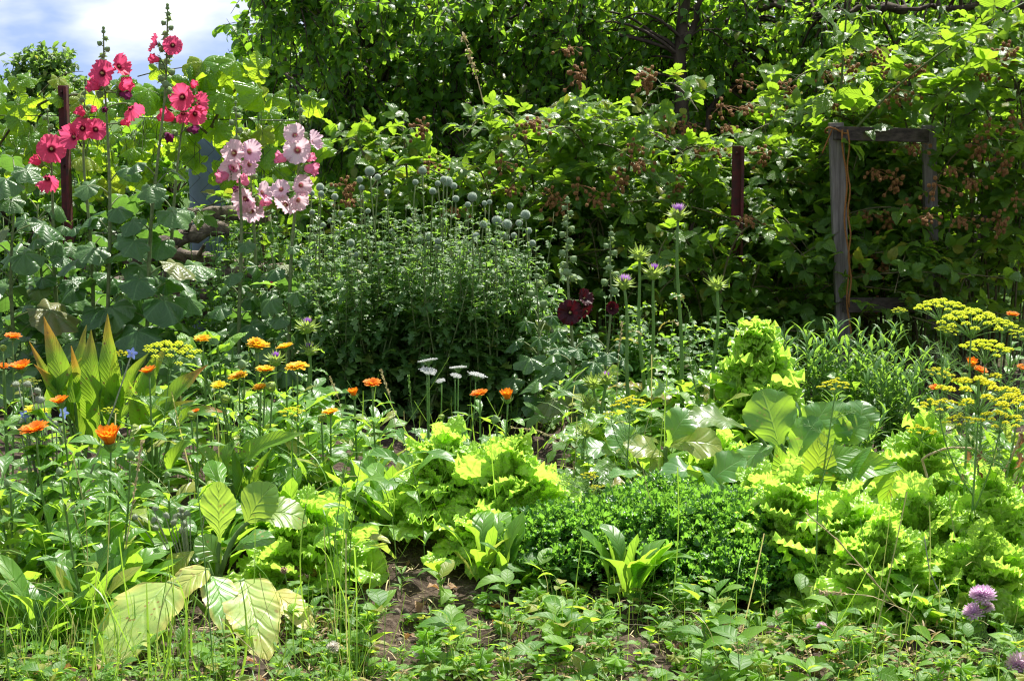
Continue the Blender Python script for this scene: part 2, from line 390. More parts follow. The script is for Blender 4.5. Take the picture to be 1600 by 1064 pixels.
def frill(rows=14, cols=20, A=.05, w0=.08, w1=.42, curl=.9, cup=.3, k=15, sd=0, tend=.3):
    """soft rounded leaf with a finely crimped margin"""
    r_ = np.random.default_rng(sd); p = r_.random(12) * 6.28
    t = np.linspace(0, 1, rows + 1)[:, None]; s = np.linspace(-1, 1, 2 * cols + 1)[None]
    w = w0 + (w1 - w0) * np.sin(np.minimum(1, t * 1.05) * math.pi * .60) ** 1.5
    ed = 1 - (1 - np.abs(s) ** 3) * (1 - t ** 5); psi = np.arctan2(s * w * 1.6, t - tend)
    crimp = (np.sin(k * psi + p[0]) + .75 * np.sin(k * 1.63 * psi + p[1]) + .5 * np.sin(k * 2.7 * psi + p[2])) * ed ** 2
    lobe = np.sin(4.3 * psi + p[3]) * ed
    y0 = t * (1 - .26 * np.abs(s) ** 2.2) + .03 * lobe + .022 * ed ** 2 * np.sin(k * 1.3 * psi + p[4]); x0 = w * s * (1 + .06 * lobe + .05 * ed ** 2 * np.sin(k * 1.45 * psi + p[5]))
    z0 = A * crimp + .045 * np.sin(3.1 * psi + p[6]) * ed + cup * (w * s) ** 2 + .028 * np.sin(11 * t + 7 * s + p[7]) * np.sin(9 * s - 4 * t + p[9]) + .018 * np.sin(17 * s + 6 * t + p[8]) + .012 * np.sin(23 * t - 13 * s + p[10])
    a = curl * (t - .3) * 1.5
    V = np.stack([x0 + 0 * t, y0 * np.cos(a * .6) + z0 * np.sin(a), -y0 * np.sin(a * .6) * .8 + z0 * np.cos(a)], -1).reshape(-1, 3)
    UV = np.stack([np.repeat((s + 1) / 2, rows + 1, 0), np.repeat(t, 2 * cols + 1, 1)], -1).reshape(-1, 2)
    return dict(V=V, Q=grid_faces(rows, 2 * cols), T=E3, UV=UV)
def lathe(prof, seg=10):
    pr = np.asarray(prof, float); n = len(pr); a = np.arange(seg + 1) / seg * 2 * math.pi
    V = np.stack([pr[:, 0, None] * np.cos(a), pr[:, 0, None] * np.sin(a), np.repeat(pr[:, 1, None], seg + 1, 1)], -1).reshape(-1, 3)
    UV = np.stack([np.repeat((a / 6.2832)[None], n, 0), np.repeat(np.linspace(0, 1, n)[:, None], seg + 1, 1)], -1).reshape(-1, 2)
    return dict(V=V, Q=grid_faces(n - 1, seg), T=E3, UV=UV)
SPIKE = dict(V=np.array([[.5, 0, -.29], [-.5, 0, -.29], [0, 0, .58], [0, 1, 0]], float), Q=E4, T=np.array([[0, 1, 3], [1, 2, 3], [2, 0, 3]]), UV=np.array([[0, 0], [.5, 0], [1, 0], [.5, 1.]]))
OCT = dict(V=np.array([[1, 0, 0], [-1, 0, 0], [0, 1, 0], [0, -1, 0], [0, 0, 1], [0, 0, -1]], float), Q=E4,
           T=np.array([[0, 2, 4], [2, 1, 4], [1, 3, 4], [3, 0, 4], [2, 0, 5], [1, 2, 5], [3, 1, 5], [0, 3, 5]]), UV=np.tile([.5, .5], (6, 1)))
BALL = lathe([(0.001, -1), (.6, -.8), (.95, -.3), (.95, .3), (.6, .8), (.001, 1)], 7)
I3 = np.eye(3)
def sphere_dirs(n, up=-1.0):
    k = np.arange(n) + .5; z = 1 - (1 - up) * k / n; r = np.sqrt(np.maximum(0, 1 - z * z)); a = k * 2.39996
    return np.stack([r * np.cos(a), r * np.sin(a), z], 1)
def rand_dirs(n): return unit(rng.standard_normal((n, 3)))
def var(n, old=0.0, oldp=.1):
    return np.stack([rng.random(n), np.where(rng.random(n) < oldp, old * rng.uniform(.5, 1, n), 0)], 1)
def bez(p0, p1, p2, n=9):
    t = np.linspace(0, 1, n)[:, None]; p0, p1, p2 = (np.asarray(q, float) for q in (p0, p1, p2))
    return (1 - t) ** 2 * p0 + 2 * t * (1 - t) * p1 + t * t * p2

# ---------------------------------------------------------------- materials
M = {}
M['tree'] = leaf_mat('apple_leaf', (.028, .095, .013), (.07, .17, .020), (.34, .62, .035), .52, .36, 'pin', ns=6, mott=.2)
M['tree2'] = leaf_mat('plum_leaf', (.034, .105, .013), (.085, .19, .022), (.38, .66, .035), .52, .36, 'pin', ns=6, mott=.2)
M['fartree'] = leaf_mat('far_tree_leaf', (.045, .11, .02), (.085, .17, .03), (.3, .5, .07), .45, .5)
M['bramble'] = leaf_mat('bramble_leaf', (.045, .125, .016), (.105, .21, .022), (.40, .66, .035), .48, .36, 'pin', ns=9, age=(.34, .32, .03), mott=.2, bump=.9)
M['grape'] = leaf_mat('grape_leaf', (.035, .12, .016), (.10, .23, .022), (.55, .80, .035), .52, .30, 'palm', nl=5, age=(.36, .36, .04), mott=.25, bump=.8)
M['holly'] = leaf_mat('hollyhock_leaf', (.045, .125, .034), (.095, .19, .055), (.20, .42, .05), .36, .36, 'palm', nl=5, age=(.33, .23, .08), mott=.3, bump=.4, spec=.55)
M['globe'] = leaf_mat('globe_thistle_leaf', (.045, .125, .030), (.12, .22, .06), (.34, .62, .08), .42, .40, 'pin', ns=8, mott=.3)
M['mthistle'] = leaf_mat('milk_thistle_leaf', (.06, .18, .02), (.13, .27, .03), (.46, .74, .05), .48, .34, 'pin', vc=(.5, .6, .42), ns=7, vw=.06, age=(.33, .20, .05), marb=(.22, .36, .13))
M['lettuce'] = leaf_mat('lettuce_leaf', (.27, .47, .045), (.44, .66, .095), (.60, .92, .11), .52, .36, 'pin', vc=(.45, .6, .18), ns=5, vw=.05, mott=.5, bump=.9, vmix=.3, spec=.55)
M['kale'] = leaf_mat('curly_leaf', (.030, .12, .018), (.095, .235, .04), (.28, .60, .05), .46, .34, None, mott=.3)
M['cal'] = leaf_mat('marigold_leaf', (.06, .18, .022), (.13, .28, .035), (.44, .74, .05), .48, .38, 'pin', vc=(.25, .40, .12), ns=5, age=(.42, .42, .08), mott=.25)
M['broad'] = leaf_mat('broad_leaf', (.055, .17, .018), (.13, .26, .025), (.40, .64, .04), .44, .36, 'pin', vc=(.30, .42, .12), ns=14, vw=.03, tip=(.52, .19, .035), mott=.4, spots=(.24, .15, .05))
M['cabbage'] = leaf_mat('cabbage_leaf', (.075, .20, .06), (.13, .28, .08), (.50, .80, .06), .48, .34, 'pin', vc=(.42, .56, .26), ns=6, vw=.03, spots=(.4, .42, .10), mott=.35, bump=.4)
M['bean'] = leaf_mat('bean_leaf', (.075, .20, .03), (.13, .27, .045), (.50, .80, .04), .5, .40, 'pin', vc=(.22, .36, .12), ns=8, spots=(.45, .36, .03), mott=.3, bump=.5)
M['turnip'] = leaf_mat('turnip_leaf', (.08, .22, .04), (.17, .31, .055), (.48, .72, .07), .44, .40, 'pin', vc=(.40, .52, .22), ns=6, vw=.04, age=(.52, .50, .10), mott=.5, bump=.8, vmix=.3, spots=(.36, .24, .07))
M['yturnip'] = leaf_mat('yellowing_leaf', (.20, .42, .09), (.38, .57, .15), (.55, .74, .13), .38, .42, 'pin', vc=(.16, .33, .06), ns=6, vw=.03, age=(.56, .50, .12), edge=(.60, .54, .14), spots=(.30, .20, .06), mott=.5, bump=.6, vmix=.28)
M['tarragon'] = leaf_mat('lance_leaf', (.05, .15, .030), (.10, .23, .045), (.34, .60, .06), .44, .40, 'pin', ns=6, vw=.06, mott=.2)
M['weed'] = leaf_mat('weed_leaf', (.055, .165, .020), (.15, .29, .035), (.48, .78, .05), .5, .50, 'pin', ns=5, age=(.38, .34, .06), mott=.4, bump=.3, spec=.4)
M['nettle'] = leaf_mat('nettle_leaf', (.035, .12, .020), (.085, .20, .03), (.34, .62, .05), .46, .46, 'pin', ns=6, mott=.3)
M['grass'] = leaf_mat('grass_blade', (.06, .17, .02), (.13, .27, .035), (.36, .60, .05), .42, .42, None, age=(.45, .38, .16), mott=.2)
M['squash'] = leaf_mat('squash_leaf', (.09, .24, .025), (.16, .32, .03), (.42, .70, .04), .5, .42, 'palm', nl=5, mott=.2, bump=.8)
M['dryleaf'] = leaf_mat('dry_leaf', (.16, .075, .03), (.32, .18, .07), (.4, .2, .06), .3, .6, 'pin', mott=.5)
M['stem'] = plain_mat('green_stem', (.10, .20, .045), (.17, .28, .07), .5, 40, spec=.4, bump=.15, tw=.15, tr=(.3, .5, .08))
M['hstem'] = plain_mat('hollyhock_stem', (.13, .17, .07), (.24, .30, .12), .6, 60, spec=.3, bump=.4, tw=.12, tr=(.3, .45, .1))
M['bud'] = plain_mat('green_bud', (.17, .26, .11), (.27, .37, .17), .6, 90, bump=.4, tw=.2, tr=(.4, .55, .15))
M['cane'] = plain_mat('bramble_cane', (.06, .05, .022), (.13, .12, .045), .6, 50, bump=.4)
M['gcane'] = plain_mat('green_cane', (.07, .11, .03), (.13, .17, .05), .55, 40, bump=.3)
M['bark'] = plain_mat('tree_bark', (.030, .020, .014), (.085, .062, .045), .85, 22, bump=.9, dist=.012, stretch=(1, 1, .25))
M['logbark'] = plain_mat('grey_log_bark', (.07, .055, .045), (.24, .19, .155), .9, 26, bump=1.0, dist=.015)
M['logend'] = plain_mat('sawn_log_end', (.22, .15, .10), (.40, .31, .22), .85, 30, bump=.4)
M['berry'] = plain_mat('dry_berry', (.15, .065, .018), (.42, .22, .075), .7, 120, bump=.7, dist=.003)
M['wood'] = plain_mat('weathered_wood', (.080, .071, .062), (.22, .20, .175), .85, 9, 8, bump=.6, dist=.005, stretch=(7, 7, .5))
M['woodh'] = plain_mat('dark_weathered_wood', (.030, .025, .020), (.09, .072, .058), .85, 9, 8, bump=.6, dist=.005, stretch=(.5, 7, 7))
M['rust'] = plain_mat('rusty_red_paint', (.040, .016, .012), (.11, .018, .018), .7, 28, 8, bump=.5)
M['wire'] = plain_mat('dark_wire', (.030, .026, .024), (.07, .06, .055), .6, 80, metal=.4)
M['twine'] = plain_mat('orange_twine', (.18, .075, .018), (.32, .15, .04), .9, 200, bump=.6)
M['blue'] = plain_mat('blue_plastic', (.10, .14, .22), (.15, .20, .29), .5, 6, bump=.1)
M['yel'] = plain_mat('dill_yellow', (.64, .76, .06), (.80, .88, .09), .6, 70, tw=.55, tr=(1.0, 1.0, .08))
M['ydeep'] = plain_mat('deep_yellow', (.72, .78, .04), (.86, .88, .07), .6, 70, tw=.55, tr=(1.0, .92, .06))
M['lime'] = plain_mat('lime_seed', (.30, .36, .03), (.42, .44, .05), .6, 70, tw=.35, tr=(.5, .6, .05))
M['white'] = plain_mat('white_floret', (.68, .70, .66), (.82, .83, .80), .7, 90, tw=.3, tr=(.8, .8, .75))
M['dstem'] = plain_mat('dill_stem', (.12, .25, .07), (.22, .36, .10), .45, 30, tw=.2, tr=(.4, .65, .1))
M['straw'] = plain_mat('straw', (.42, .34, .17), (.62, .52, .30), .7, 40, tw=.2, tr=(.6, .5, .25))
M['drystraw'] = leaf_mat('dry_weed', (.20, .13, .05), (.40, .30, .13), (.45, .34, .14), .35, .6, mott=.4)
M['ghead'] = plain_mat('globe_head', (.18, .27, .17), (.30, .39, .28), .6, 60, lo=.2, hi=.8, tw=.2, tr=(.5, .65, .5))
M['gspike'] = plain_mat('globe_spike', (.42, .50, .40), (.60, .66, .55), .5, 60, tw=.4, tr=(.75, .85, .75))
M['bract'] = plain_mat('spiny_bract', (.16, .28, .05), (.34, .42, .10), .45, 50, tw=.35, tr=(.5, .65, .1))
M['purple'] = plain_mat('purple_floret', (.36, .17, .50), (.58, .36, .66), .6, 60, tw=.45, tr=(.7, .4, .8))
M['purple2'] = plain_mat('violet_floret', (.25, .06, .42), (.40, .14, .56), .6, 60, tw=.45, tr=(.5, .2, .7))
M['clov'] = plain_mat('clover_pink', (.60, .38, .56), (.80, .62, .75), .6, 90, tw=.5, tr=(.95, .7, .9))
M['clow'] = plain_mat('clover_white', (.55, .50, .44), (.78, .75, .68), .6, 90, tw=.4, tr=(.8, .75, .65))
M['clob'] = plain_mat('clover_brown', (.20, .12, .07), (.34, .22, .14), .8, 90)
M['borage'] = plain_mat('borage_blue', (.16, .20, .62), (.28, .34, .75), .5, 60, tw=.4, tr=(.3, .4, .9))
M['fuzz'] = plain_mat('fuzzy_grey_bud', (.22, .28, .18), (.40, .42, .32), .8, 120, bump=.6, tw=.25, tr=(.5, .5, .4))
M['disc_o'] = plain_mat('orange_disc', (.30, .12, .01), (.62, .30, .02), .7, 200, bump=.8)
M['disc_b'] = plain_mat('brown_disc', (.035, .014, .008), (.10, .045, .02), .8, 200, bump=.8)
M['pistil'] = plain_mat('pale_pistil', (.55, .42, .16), (.75, .62, .30), .7, 200, bump=.6)
M['orange'] = petal_mat('orange_petal', (.88, .26, .008), (.90, .31, .012), (.74, .16, .005), (1.0, .40, .02), .42, .1, .3)
M['orange_y'] = petal_mat('golden_petal', (.90, .56, .012), (.90, .50, .01), (.78, .24, .008), (1.0, .68, .03), .42, .15, .4)
M['yellow'] = petal_mat('yellow_petal', (.88, .72, .020), (.88, .68, .015), (.84, .5, .01), (1.0, .88, .05), .42, .1, .3)
M['hpink'] = petal_mat('rose_pink_petal', (.82, .10, .22), (.76, .055, .16), (.13, .004, .016), (.95, .12, .27), .42, .20, .38, streak=.08, hv=True)
M['hpale'] = petal_mat('pale_pink_petal', (.84, .56, .66), (.84, .63, .70), (.42, .09, .12), (.95, .70, .78), .42, .17, .36, streak=.07, hv=True)
M['hbudp'] = petal_mat('pink_bud_petal', (.80, .20, .38), (.82, .34, .48), (.80, .5, .5), (.92, .35, .5), .40, .05, .1)
M['hmar'] = petal_mat('maroon_petal', (.050, .0025, .007), (.026, .0015, .005), (.008, .001, .002), (.10, .003, .010), .22, .12, .3)
M['hdark'] = petal_mat('withered_petal', (.16, .018, .085), (.22, .03, .11), (.2, .03, .1), (.35, .06, .2), .3, .05, .1)
M['calyx'] = M['bud']

# ---------------------------------------------------------------- flower meshes shared by many parts
def hflower(sd, mat, R_=.05, open_=1.0):
    r_ = np.random.default_rng(sd); ang, rings = 96, 9
    a = np.arange(ang + 1) / ang * 2 * math.pi; r = np.linspace(.06, 1, rings + 1)[:, None]
    p = r_.random(6) * 6.28
    pet = np.abs(np.cos(2.5 * a + p[0]))
    Rr = R_ * (.97 + .035 * pet + .016 * np.sin(11 * a + p[1]) + .014 * np.sin(19 * a + p[2]))
    x = r * (Rr * np.cos(a))[None]; y = r * (Rr * np.sin(a))[None]
    z = .030 * r ** .75 * (1.75 - .80 * open_) - .014 * r ** 3 * open_
    saw = ((a + p[3]) * 5 / 6.2832) % 1
    seam = np.exp(-((((a + p[3]) * 5 / 6.2832) % 1 - .5) / .07) ** 2)
    z = z - r ** 1.5 * (.0055 * seam)[None] + r ** 2 * (.0050 * np.sin(5 * a + p[3] + .8) + .003 * np.sin(2 * a + p[0]))[None] + r ** 6 * (.0045 * np.sin(9 * a + p[4]) + .0045 * np.sin(16 * a + p[5]) + .0035 * np.sin(23 * a + p[1]) + .002 * np.sin(37 * a + p[2]))[None]
    V = np.stack([x, y, z + 0 * x], -1).reshape(-1, 3)
    UV = np.stack([np.repeat((a / 6.2832)[None], rings + 1, 0), np.repeat(r, ang + 1, 1)], -1).reshape(-1, 2)
    mb = MB(); mb.add(V, grid_faces(rings, ang), None, UV)
    return mb.mesh('flower', mat)
def pistil_mesh():
    mb = MB(); mb.tube([[0, 0, 0], [0, 0, .012], [0, 0, .020]], [.0022, .0036, .0018], 7)
    d = sphere_dirs(26); c = np.array([0, 0, .014])
    mb.inst(OCT, np.tile(I3, (26, 1, 1)), d * [.0045, .0045, .007] + c, .0013)
    return mb.mesh('pistil', M['pistil'])
def rolled_bud(mat, L=.034, r=.0085, sd=0):
    """petals still half rolled: a narrow trumpet of five folds with a crumpled mouth"""
    n = 40; a = np.arange(n + 1) / n * 2 * math.pi; t = np.linspace(0, 1, 10); V = []
    prof = r * np.array([.45, .7, .85, .92, .95, 1.0, 1.12, 1.3, 1.45, 1.2])
    for i, q in enumerate(t):
        rr = prof[i] * (1 + .22 * q * np.sin(5 * (a + q * 1.6)) + .10 * q * np.sin(13 * a + q * 4)); zz = q * L * (1 + .10 * q * np.sin(5 * a + 2 + q)) - (.006 if i == 9 else 0)
        V.append(np.stack([rr * np.cos(a), rr * np.sin(a), zz + 0 * a], 1))
    mb = MB(); mb.add(np.concatenate(V), grid_faces(9, n), None, np.stack([np.tile(a / 6.28, 10), np.repeat(.3 + .7 * t, n + 1)], 1))
    return mb.mesh('rolled_flower', mat)
def bud_mesh():
    mb = MB(); L = lathe([(.001, 0), (.006, .001), (.0085, .006), (.0078, .011), (.004, .0155), (.0004, .018)], 9); mb.add(L['V'], L['Q'], None, L['UV'])
    tp = leaf(ov(.30), 4, 1, .3, .9); d = np.array([[math.cos(k * 1.2566), math.sin(k * 1.2566), .75] for k in range(5)])
    mb.inst(tp, frames(d, np.array([0, 0, 1.0])), d * [.004, .004, .001], .013)
    return mb.mesh('bud', M['bud'])
def rays(n, L, Wd, el, rowsjit, sd, curl=.3, mb=None, m=0, r0=.006, zj=.0):
    r_ = np.random.default_rng(sd); tp = leaf(lambda t: Wd / L * (.35 + .65 * min(1, t * 2.2)) * (1 - max(0, (t - .8) / .2) ** 2 * .65), 4, 1, .15, curl)
    a = np.arange(n) / n * 6.2832 + r_.normal(0, .08, n); e = el + r_.normal(0, rowsjit, n)
    d = np.stack([np.cos(a) * np.cos(e), np.sin(a) * np.cos(e), np.sin(e)], 1)
    nn = np.stack([-np.cos(a) * np.sin(e), -np.sin(a) * np.sin(e), np.cos(e)], 1)
    mb = mb or MB(); mb.inst(tp, frames(d, nn), np.stack([np.cos(a), np.sin(a), 0 * a + zj], 1) * [r0, r0, 1], L * r_.uniform(.88, 1.08, n), m=m)
    return mb
def cal_mesh(mat, el, sd, L=.027, n=22):
    mb = rays(n, L, .0045, el, .06, sd); rays(n - 3, L * .86, .0042, el + .22, .07, sd + 9, mb=mb, r0=.005, zj=.001)
    if sd % 2: rays(n - 6, L * .7, .004, el + .4, .07, sd + 5, mb=mb, r0=.004, zj=.002)
    return mb.mesh('flower', mat)
def disc_mesh(mat, r=.008, name='disc'):
    mb = MB(); mb.add(**{k: v for k, v in lathe([(.001, r * .55), (r * .5, r * .5), (r * .9, r * .25), (r, 0)], 10).items() if k != 'T'})
    d = sphere_dirs(60, .15); mb.inst(OCT, np.tile(I3, (60, 1, 1)), d * [r, r, r * .55], r * .14)
    return mb.mesh(name, mat)
def calyx_mesh(r=.010):
    mb = MB(); L = lathe([(.0016, -.012), (r * .7, -.009), (r, -.003), (r * .9, .003)], 9); mb.add(L['V'], L['Q'], None, L['UV'])
    tp = leaf(ov(.16), 3, 1, .1, .1); a = np.arange(13) / 13 * 6.28
    d = np.stack([np.cos(a) * .6, np.sin(a) * .6, 0 * a + .8], 1)
    mb.inst(tp, frames(d, np.array([0, 0, -1.0])), np.stack([np.cos(a) * r, np.sin(a) * r, 0 * a - .005], 1), .015)
    return mb.mesh('calyx', M['stem'])
def seedhead_mesh(r=.013):
    mb = MB(); tp = leaf(lambda t: .22 * (1 - t * .6), 5, 1, -.3, -2.6)
    for k, (n, e, s_) in enumerate(((14, .35, .020), (11, .8, .017), (7, 1.2, .012))):
        a = np.arange(n) / n * 6.28 + k; d = np.stack([np.cos(a) * math.cos(e), np.sin(a) * math.cos(e), 0 * a + math.sin(e)], 1)
        nn = np.stack([-np.cos(a) * math.sin(e), -np.sin(a) * math.sin(e), 0 * a + math.cos(e)], 1)
        mb.inst(tp, frames(d, nn), d * .003, s_)
    L = lathe([(.0016, -.010), (r * .6, -.006), (r * .75, 0), (r * .5, .005), (.001, .007)], 9); mb.add(L['V'], L['Q'], None, L['UV'])
    return mb.mesh('seed_head', M['bract'])
def spiky_head(n=330, r=.020):
    mb = MB(); B = lathe([(.001, -r * .9)] + [(r * .9 * math.sin(q), -r * .9 * math.cos(q)) for q in np.linspace(.25, 2.9, 10)] + [(.001, r * .9)], 14)
    mb.add(B['V'], B['Q'], None, B['UV'], m=0)
    d = sphere_dirs(n); d = unit(d + rng.normal(0, .03, d.shape))
    mb.inst(SPIKE, frames(d, np.array([.2, .3, 1.0])), d * r * .85, np.tile([.0021, r * .36, .0021], (n, 1)), m=1)
    return mb.mesh('flower_head', [M['ghead'], M['gspike']])
def thistle_head(tuft, sd):
    """spiny bracts round a green globe"""
    r_ = np.random.default_rng(sd); mb = MB(); r = .019
    B = lathe([(.003, -.022)] + [(r * math.sin(q), -r * math.cos(q) * .95) for q in np.linspace(.3, 2.5, 8)] + [(.006, r * .95)], 12); mb.add(B['V'], B['Q'], None, B['UV'])
    tp = leaf(lambda t: .16 * (1 - t) ** .7 + .012, 5, 1, .5, -.55)
    for k, (n, e, L) in enumerate(((9, -.2, .018), (10, .15, .034), (11, .55, .034), (9, .95, .026))):
        a = np.arange(n) / n * 6.28 + k * .5 + r_.normal(0, .15, n); ee = e + r_.normal(0, .15, n)
        d = np.stack([np.cos(a) * np.cos(ee), np.sin(a) * np.cos(ee), np.sin(ee)], 1); nn = np.stack([-np.cos(a) * np.sin(ee), -np.sin(a) * np.sin(ee), np.cos(ee)], 1)
        pos = np.stack([np.cos(a) * r * .8 * np.cos(ee), np.sin(a) * r * .8 * np.cos(ee), np.sin(ee) * r * .8], 1)
        mb.inst(tp, frames(d, nn), pos, L * r_.uniform(.8, 1.2, n))
    return mb.mesh('flower_head', M['bract'])
def tuft_mesh(mat, n=170, L=.027, spread=.8, r=.008, z0=.015):
    d = unit(np.stack([rng.normal(0, spread * .5, n), rng.normal(0, spread * .5, n), np.ones(n)], 1))
    mb = MB(); mb.inst(SPIKE, frames(d, np.array([.3, 1, .1])), d * [r * 1.4, r * 1.4, 0] + [0, 0, z0], np.stack([np.full(n, .0022), L * rng.uniform(.75, 1.05, n), np.full(n, .0022)], 1))
    return mb.mesh('floret_tuft', mat)
def clover_mesh(mat, r=.012, n=90, low=-.5, droop=0):
    d = sphere_dirs(n, low); tp = leaf(lambda t: .16 * math.sin(math.pi * min(.97, .12 + t * .85)) ** .7, 4, 1, .5, -.5)
    dd = unit(d + np.array([0, 0, .55 - droop])); mb = MB()
    mb.inst(tp, frames(dd, d), d * r * .35, r * rng.uniform(.85, 1.05, n) * 1.15)
    return mb.mesh('flower_head', mat)
FL = {k: [hflower(s, M[m_], open_=o) for s, o in ((1, 1), (2, .5), (3, 1.15), (4, .1), (5, .8), (6, .3))] for k, m_ in (('p', 'hpink'), ('w', 'hpale'), ('m', 'hmar'))}
PIST = pistil_mesh()
ROLL = {'p': rolled_bud(M['hpink'], .036, .012), 'w': rolled_bud(M['hbudp'], .036, .012), 'd': rolled_bud(M['hdark'], .040, .009), 'm': rolled_bud(M['hmar'], .03, .011)}
BUD = bud_mesh()
CAL = {(c, s): cal_mesh(M[m_], e, sd) for c, m_ in (('o', 'orange'), ('g', 'orange_y'), ('y', 'yellow')) for s, e, sd in (('open', .18, 1), ('cup', .75, 2), ('half', .45, 3), ('shut', 1.25, 4))}
DISC = {'o': disc_mesh(M['disc_o']), 'b': disc_mesh(M['disc_b'])}
CALYX = calyx_mesh(); SEED = seedhead_mesh(); GLOBE = [spiky_head(), spiky_head()]
THIS = [thistle_head(0, 1), thistle_head(0, 2), thistle_head(0, 3)]
TUFT = {'p': tuft_mesh(M['purple']), 'v': tuft_mesh(M['purple2'], 90, .023, .5)}
CLOV = {'p': clover_mesh(M['clov'], .014), 'w': clover_mesh(M['clow'], .011), 'b': clover_mesh(M['clob'], .010, 60, -.8, 1.2)}

# leaf templates in use
T = {}
T['tree'] = [leaf(ov(.30, .8), 4, 1, .25, .7), leaf(ov(.27, .8), 4, 1, .3, 1.1), leaf(ov(.33, .75), 4, 1, .15, .4)]
T['bram'] = [leaf(ov(.30, .72), 10, 2, .22, .6, .02, 3, .06), leaf(ov(.33, .7), 10, 2, .3, 1.0, .03, 3, .06), leaf(ov(.27, .72), 10, 2, .12, .3, .02, 4, .06, 1)]
T['grape'] = [palm(5, .30, .25, 6, 50, .035, .25, .025, sd=1), palm(5, .26, .22, 6, 50, .05, .4, .025, sd=2), palm(5, .33, .28, 6, 50, .03, .15, .025, sd=3)]
T['holly'] = [palm(5, .20, .22, 6, 44, .06, .22, .012, .10, sd=4), palm(5, .16, .18, 6, 44, .07, .32, .012, .12, sd=5), palm(7, .20, .2, 6, 44, .06, .15, .012, .10, sd=6)]
T['holly5'] = [palm(5, .48, .5, 6, 44, .05, .25, .012, .10, sd=7), palm(5, .42, .45, 6, 44, .05, .15, .012, .10, sd=8)]
T['globe'] = [leaf(pinnate(.30, 4, .1), 20, 1, .35, .9), leaf(pinnate(.34, 3, .1), 16, 1, .3, .5), leaf(pinnate(.28, 5, .1), 24, 1, .4, 1.4)]
T['mth'] = [leaf(pinnate(.26, 5), 26, 2, .25, 1.3, .05, 4), leaf(pinnate(.30, 4), 22, 2, .3, .9, .06, 4), leaf(pinnate(.24, 6), 30, 2, .2, 1.8, .05, 5)]
T['let'] = [frill(14, 20, aa, sd=k, curl=c, k=kk, w1=ww) for k, c, kk, ww, aa in ((1, .4, 15, .42, .050), (2, .9, 13, .38, .060), (3, 0, 16, .46, .048), (4, .6, 17, .40, .052), (8, 1.2, 14, .34, .065))]
T['let2'] = [frill(12, 16, .075, sd=k, curl=c, k=kk, w1=.36, cup=.5) for k, c, kk in ((5, .6, 12), (6, 1.1, 11), (7, .2, 13), (9, 1.5, 12))]
T['kale'] = [frill_old(6, 10, .20, .12, .55, .6, .9, 8, sd=k) for k in (11, 12, 13)]
T['cal'] = [leaf(spat(.15), 7, 2, .25, .6, .02), leaf(spat(.17), 7, 2, .2, 1.2, .03), leaf(spat(.13), 7, 2, .3, .2, .02)]
T['lance'] = [leaf(ov(.085, .8), 6, 1, .4, .5), leaf(ov(.075, .8), 6, 1, .4, 1.0)]
T['weed'] = [leaf(ov(.27, .8), 5, 1, .25, .5), leaf(ov(.32, .9), 5, 1, .15, .8), leaf(ov(.22, .8), 5, 1, .3, 1.1)]
T['clover'] = [leaf(lambda t: .42 * math.sin(math.pi * min(.93, t ** .8 * .95)) ** .6, 4, 1, .3, .3)]
T['cut'] = [palm(7, .7, .6, 4, 42, .03, .2, 0, .1, .05, sd=9), palm(5, .62, .5, 4, 40, .04, .1, 0, .1, .05, sd=10)]
T['fine'] = [leaf(lambda t: .0042 * (1 - t) ** .7 + .0004, 9, 1, .6, c) for c in (.5, 1.4, .1, 2.2)]
T['blade'] = [leaf(lambda t: .016 * (1 - t) ** .6 + .001, 7, 1, .6, .8), leaf(lambda t: .014 * (1 - t) ** .6 + .001, 7, 1, .6, 1.8), leaf(lambda t: .018 * (1 - t) ** .6 + .001, 7, 1, .6, .2)]
def multi(mb, tps, d, n, pos, S, C, m=0):
    k = rng.integers(0, len(tps), len(d)); F = frames(d, n); S = np.broadcast_to(np.asarray(S, float), (len(d),))
    for i, tp in enumerate(tps):
        q = k == i
        if q.any(): mb.inst(tp, F[q], pos[q], S[q], C[q], m)
# ---------------------------------------------------------------- ground
def soil_mat():
    m, nt, out = base_mat('garden_soil')
    tcn = N(nt, 'TexCoord')
    n1 = N(nt, 'TexNoise', {'Vector': tcn.outputs['Object'], 'Scale': 5.0, 'Detail': 8.0, 'Roughness': .65})
    n2 = N(nt, 'TexNoise', {'Vector': tcn.outputs['Object'], 'Scale': 75.0, 'Detail': 5.0, 'Roughness': .7})
    vo = N(nt, 'TexVoronoi', {'Vector': tcn.outputs['Object'], 'Scale': 55.0})
    c = mixc(nt, smooth(nt, n1.outputs['Fac'], .35, .7), (.050, .034, .024), (.115, .082, .058))
    c = mixc(nt, smooth(nt, n2.outputs['Fac'], .45, .75), c, (.17, .13, .10))
    yy = N(nt, 'SeparateXYZ', {'Vector': tcn.outputs['Object']}).outputs['Y']
    c = mixc(nt, smooth(nt, math_(nt, 'ADD', yy, n1.outputs['Fac']), 8.3, 9.2), c, mixc(nt, n2.outputs['Fac'], (.03, .07, .012), (.08, .15, .025)))
    h = math_(nt, 'ADD', math_(nt, 'MULTIPLY', n2.outputs['Fac'], 1.0), math_(nt, 'MULTIPLY', vo.outputs['Distance'], -.7))
    bp = N(nt, 'Bump', {'Height': h, 'Strength': 1.0, 'Distance': .02})
    pb = N(nt, 'BsdfPrincipled', {'Base Color': c, 'Roughness': .95, 'Specular IOR Level': .15, 'Normal': bp.outputs['Normal']})
    nt.links.new(pb.outputs[0], out.inputs['Surface']); return m
xs = np.concatenate([[-900, -200, -60, -20, -9], np.linspace(-5, 5, 201), [9, 20, 60, 200, 900]])
ys = np.concatenate([[-60, -10, 0, 1.5], np.linspace(2.6, 10, 150), [12, 16, 25, 60, 200, 900, 2000]])
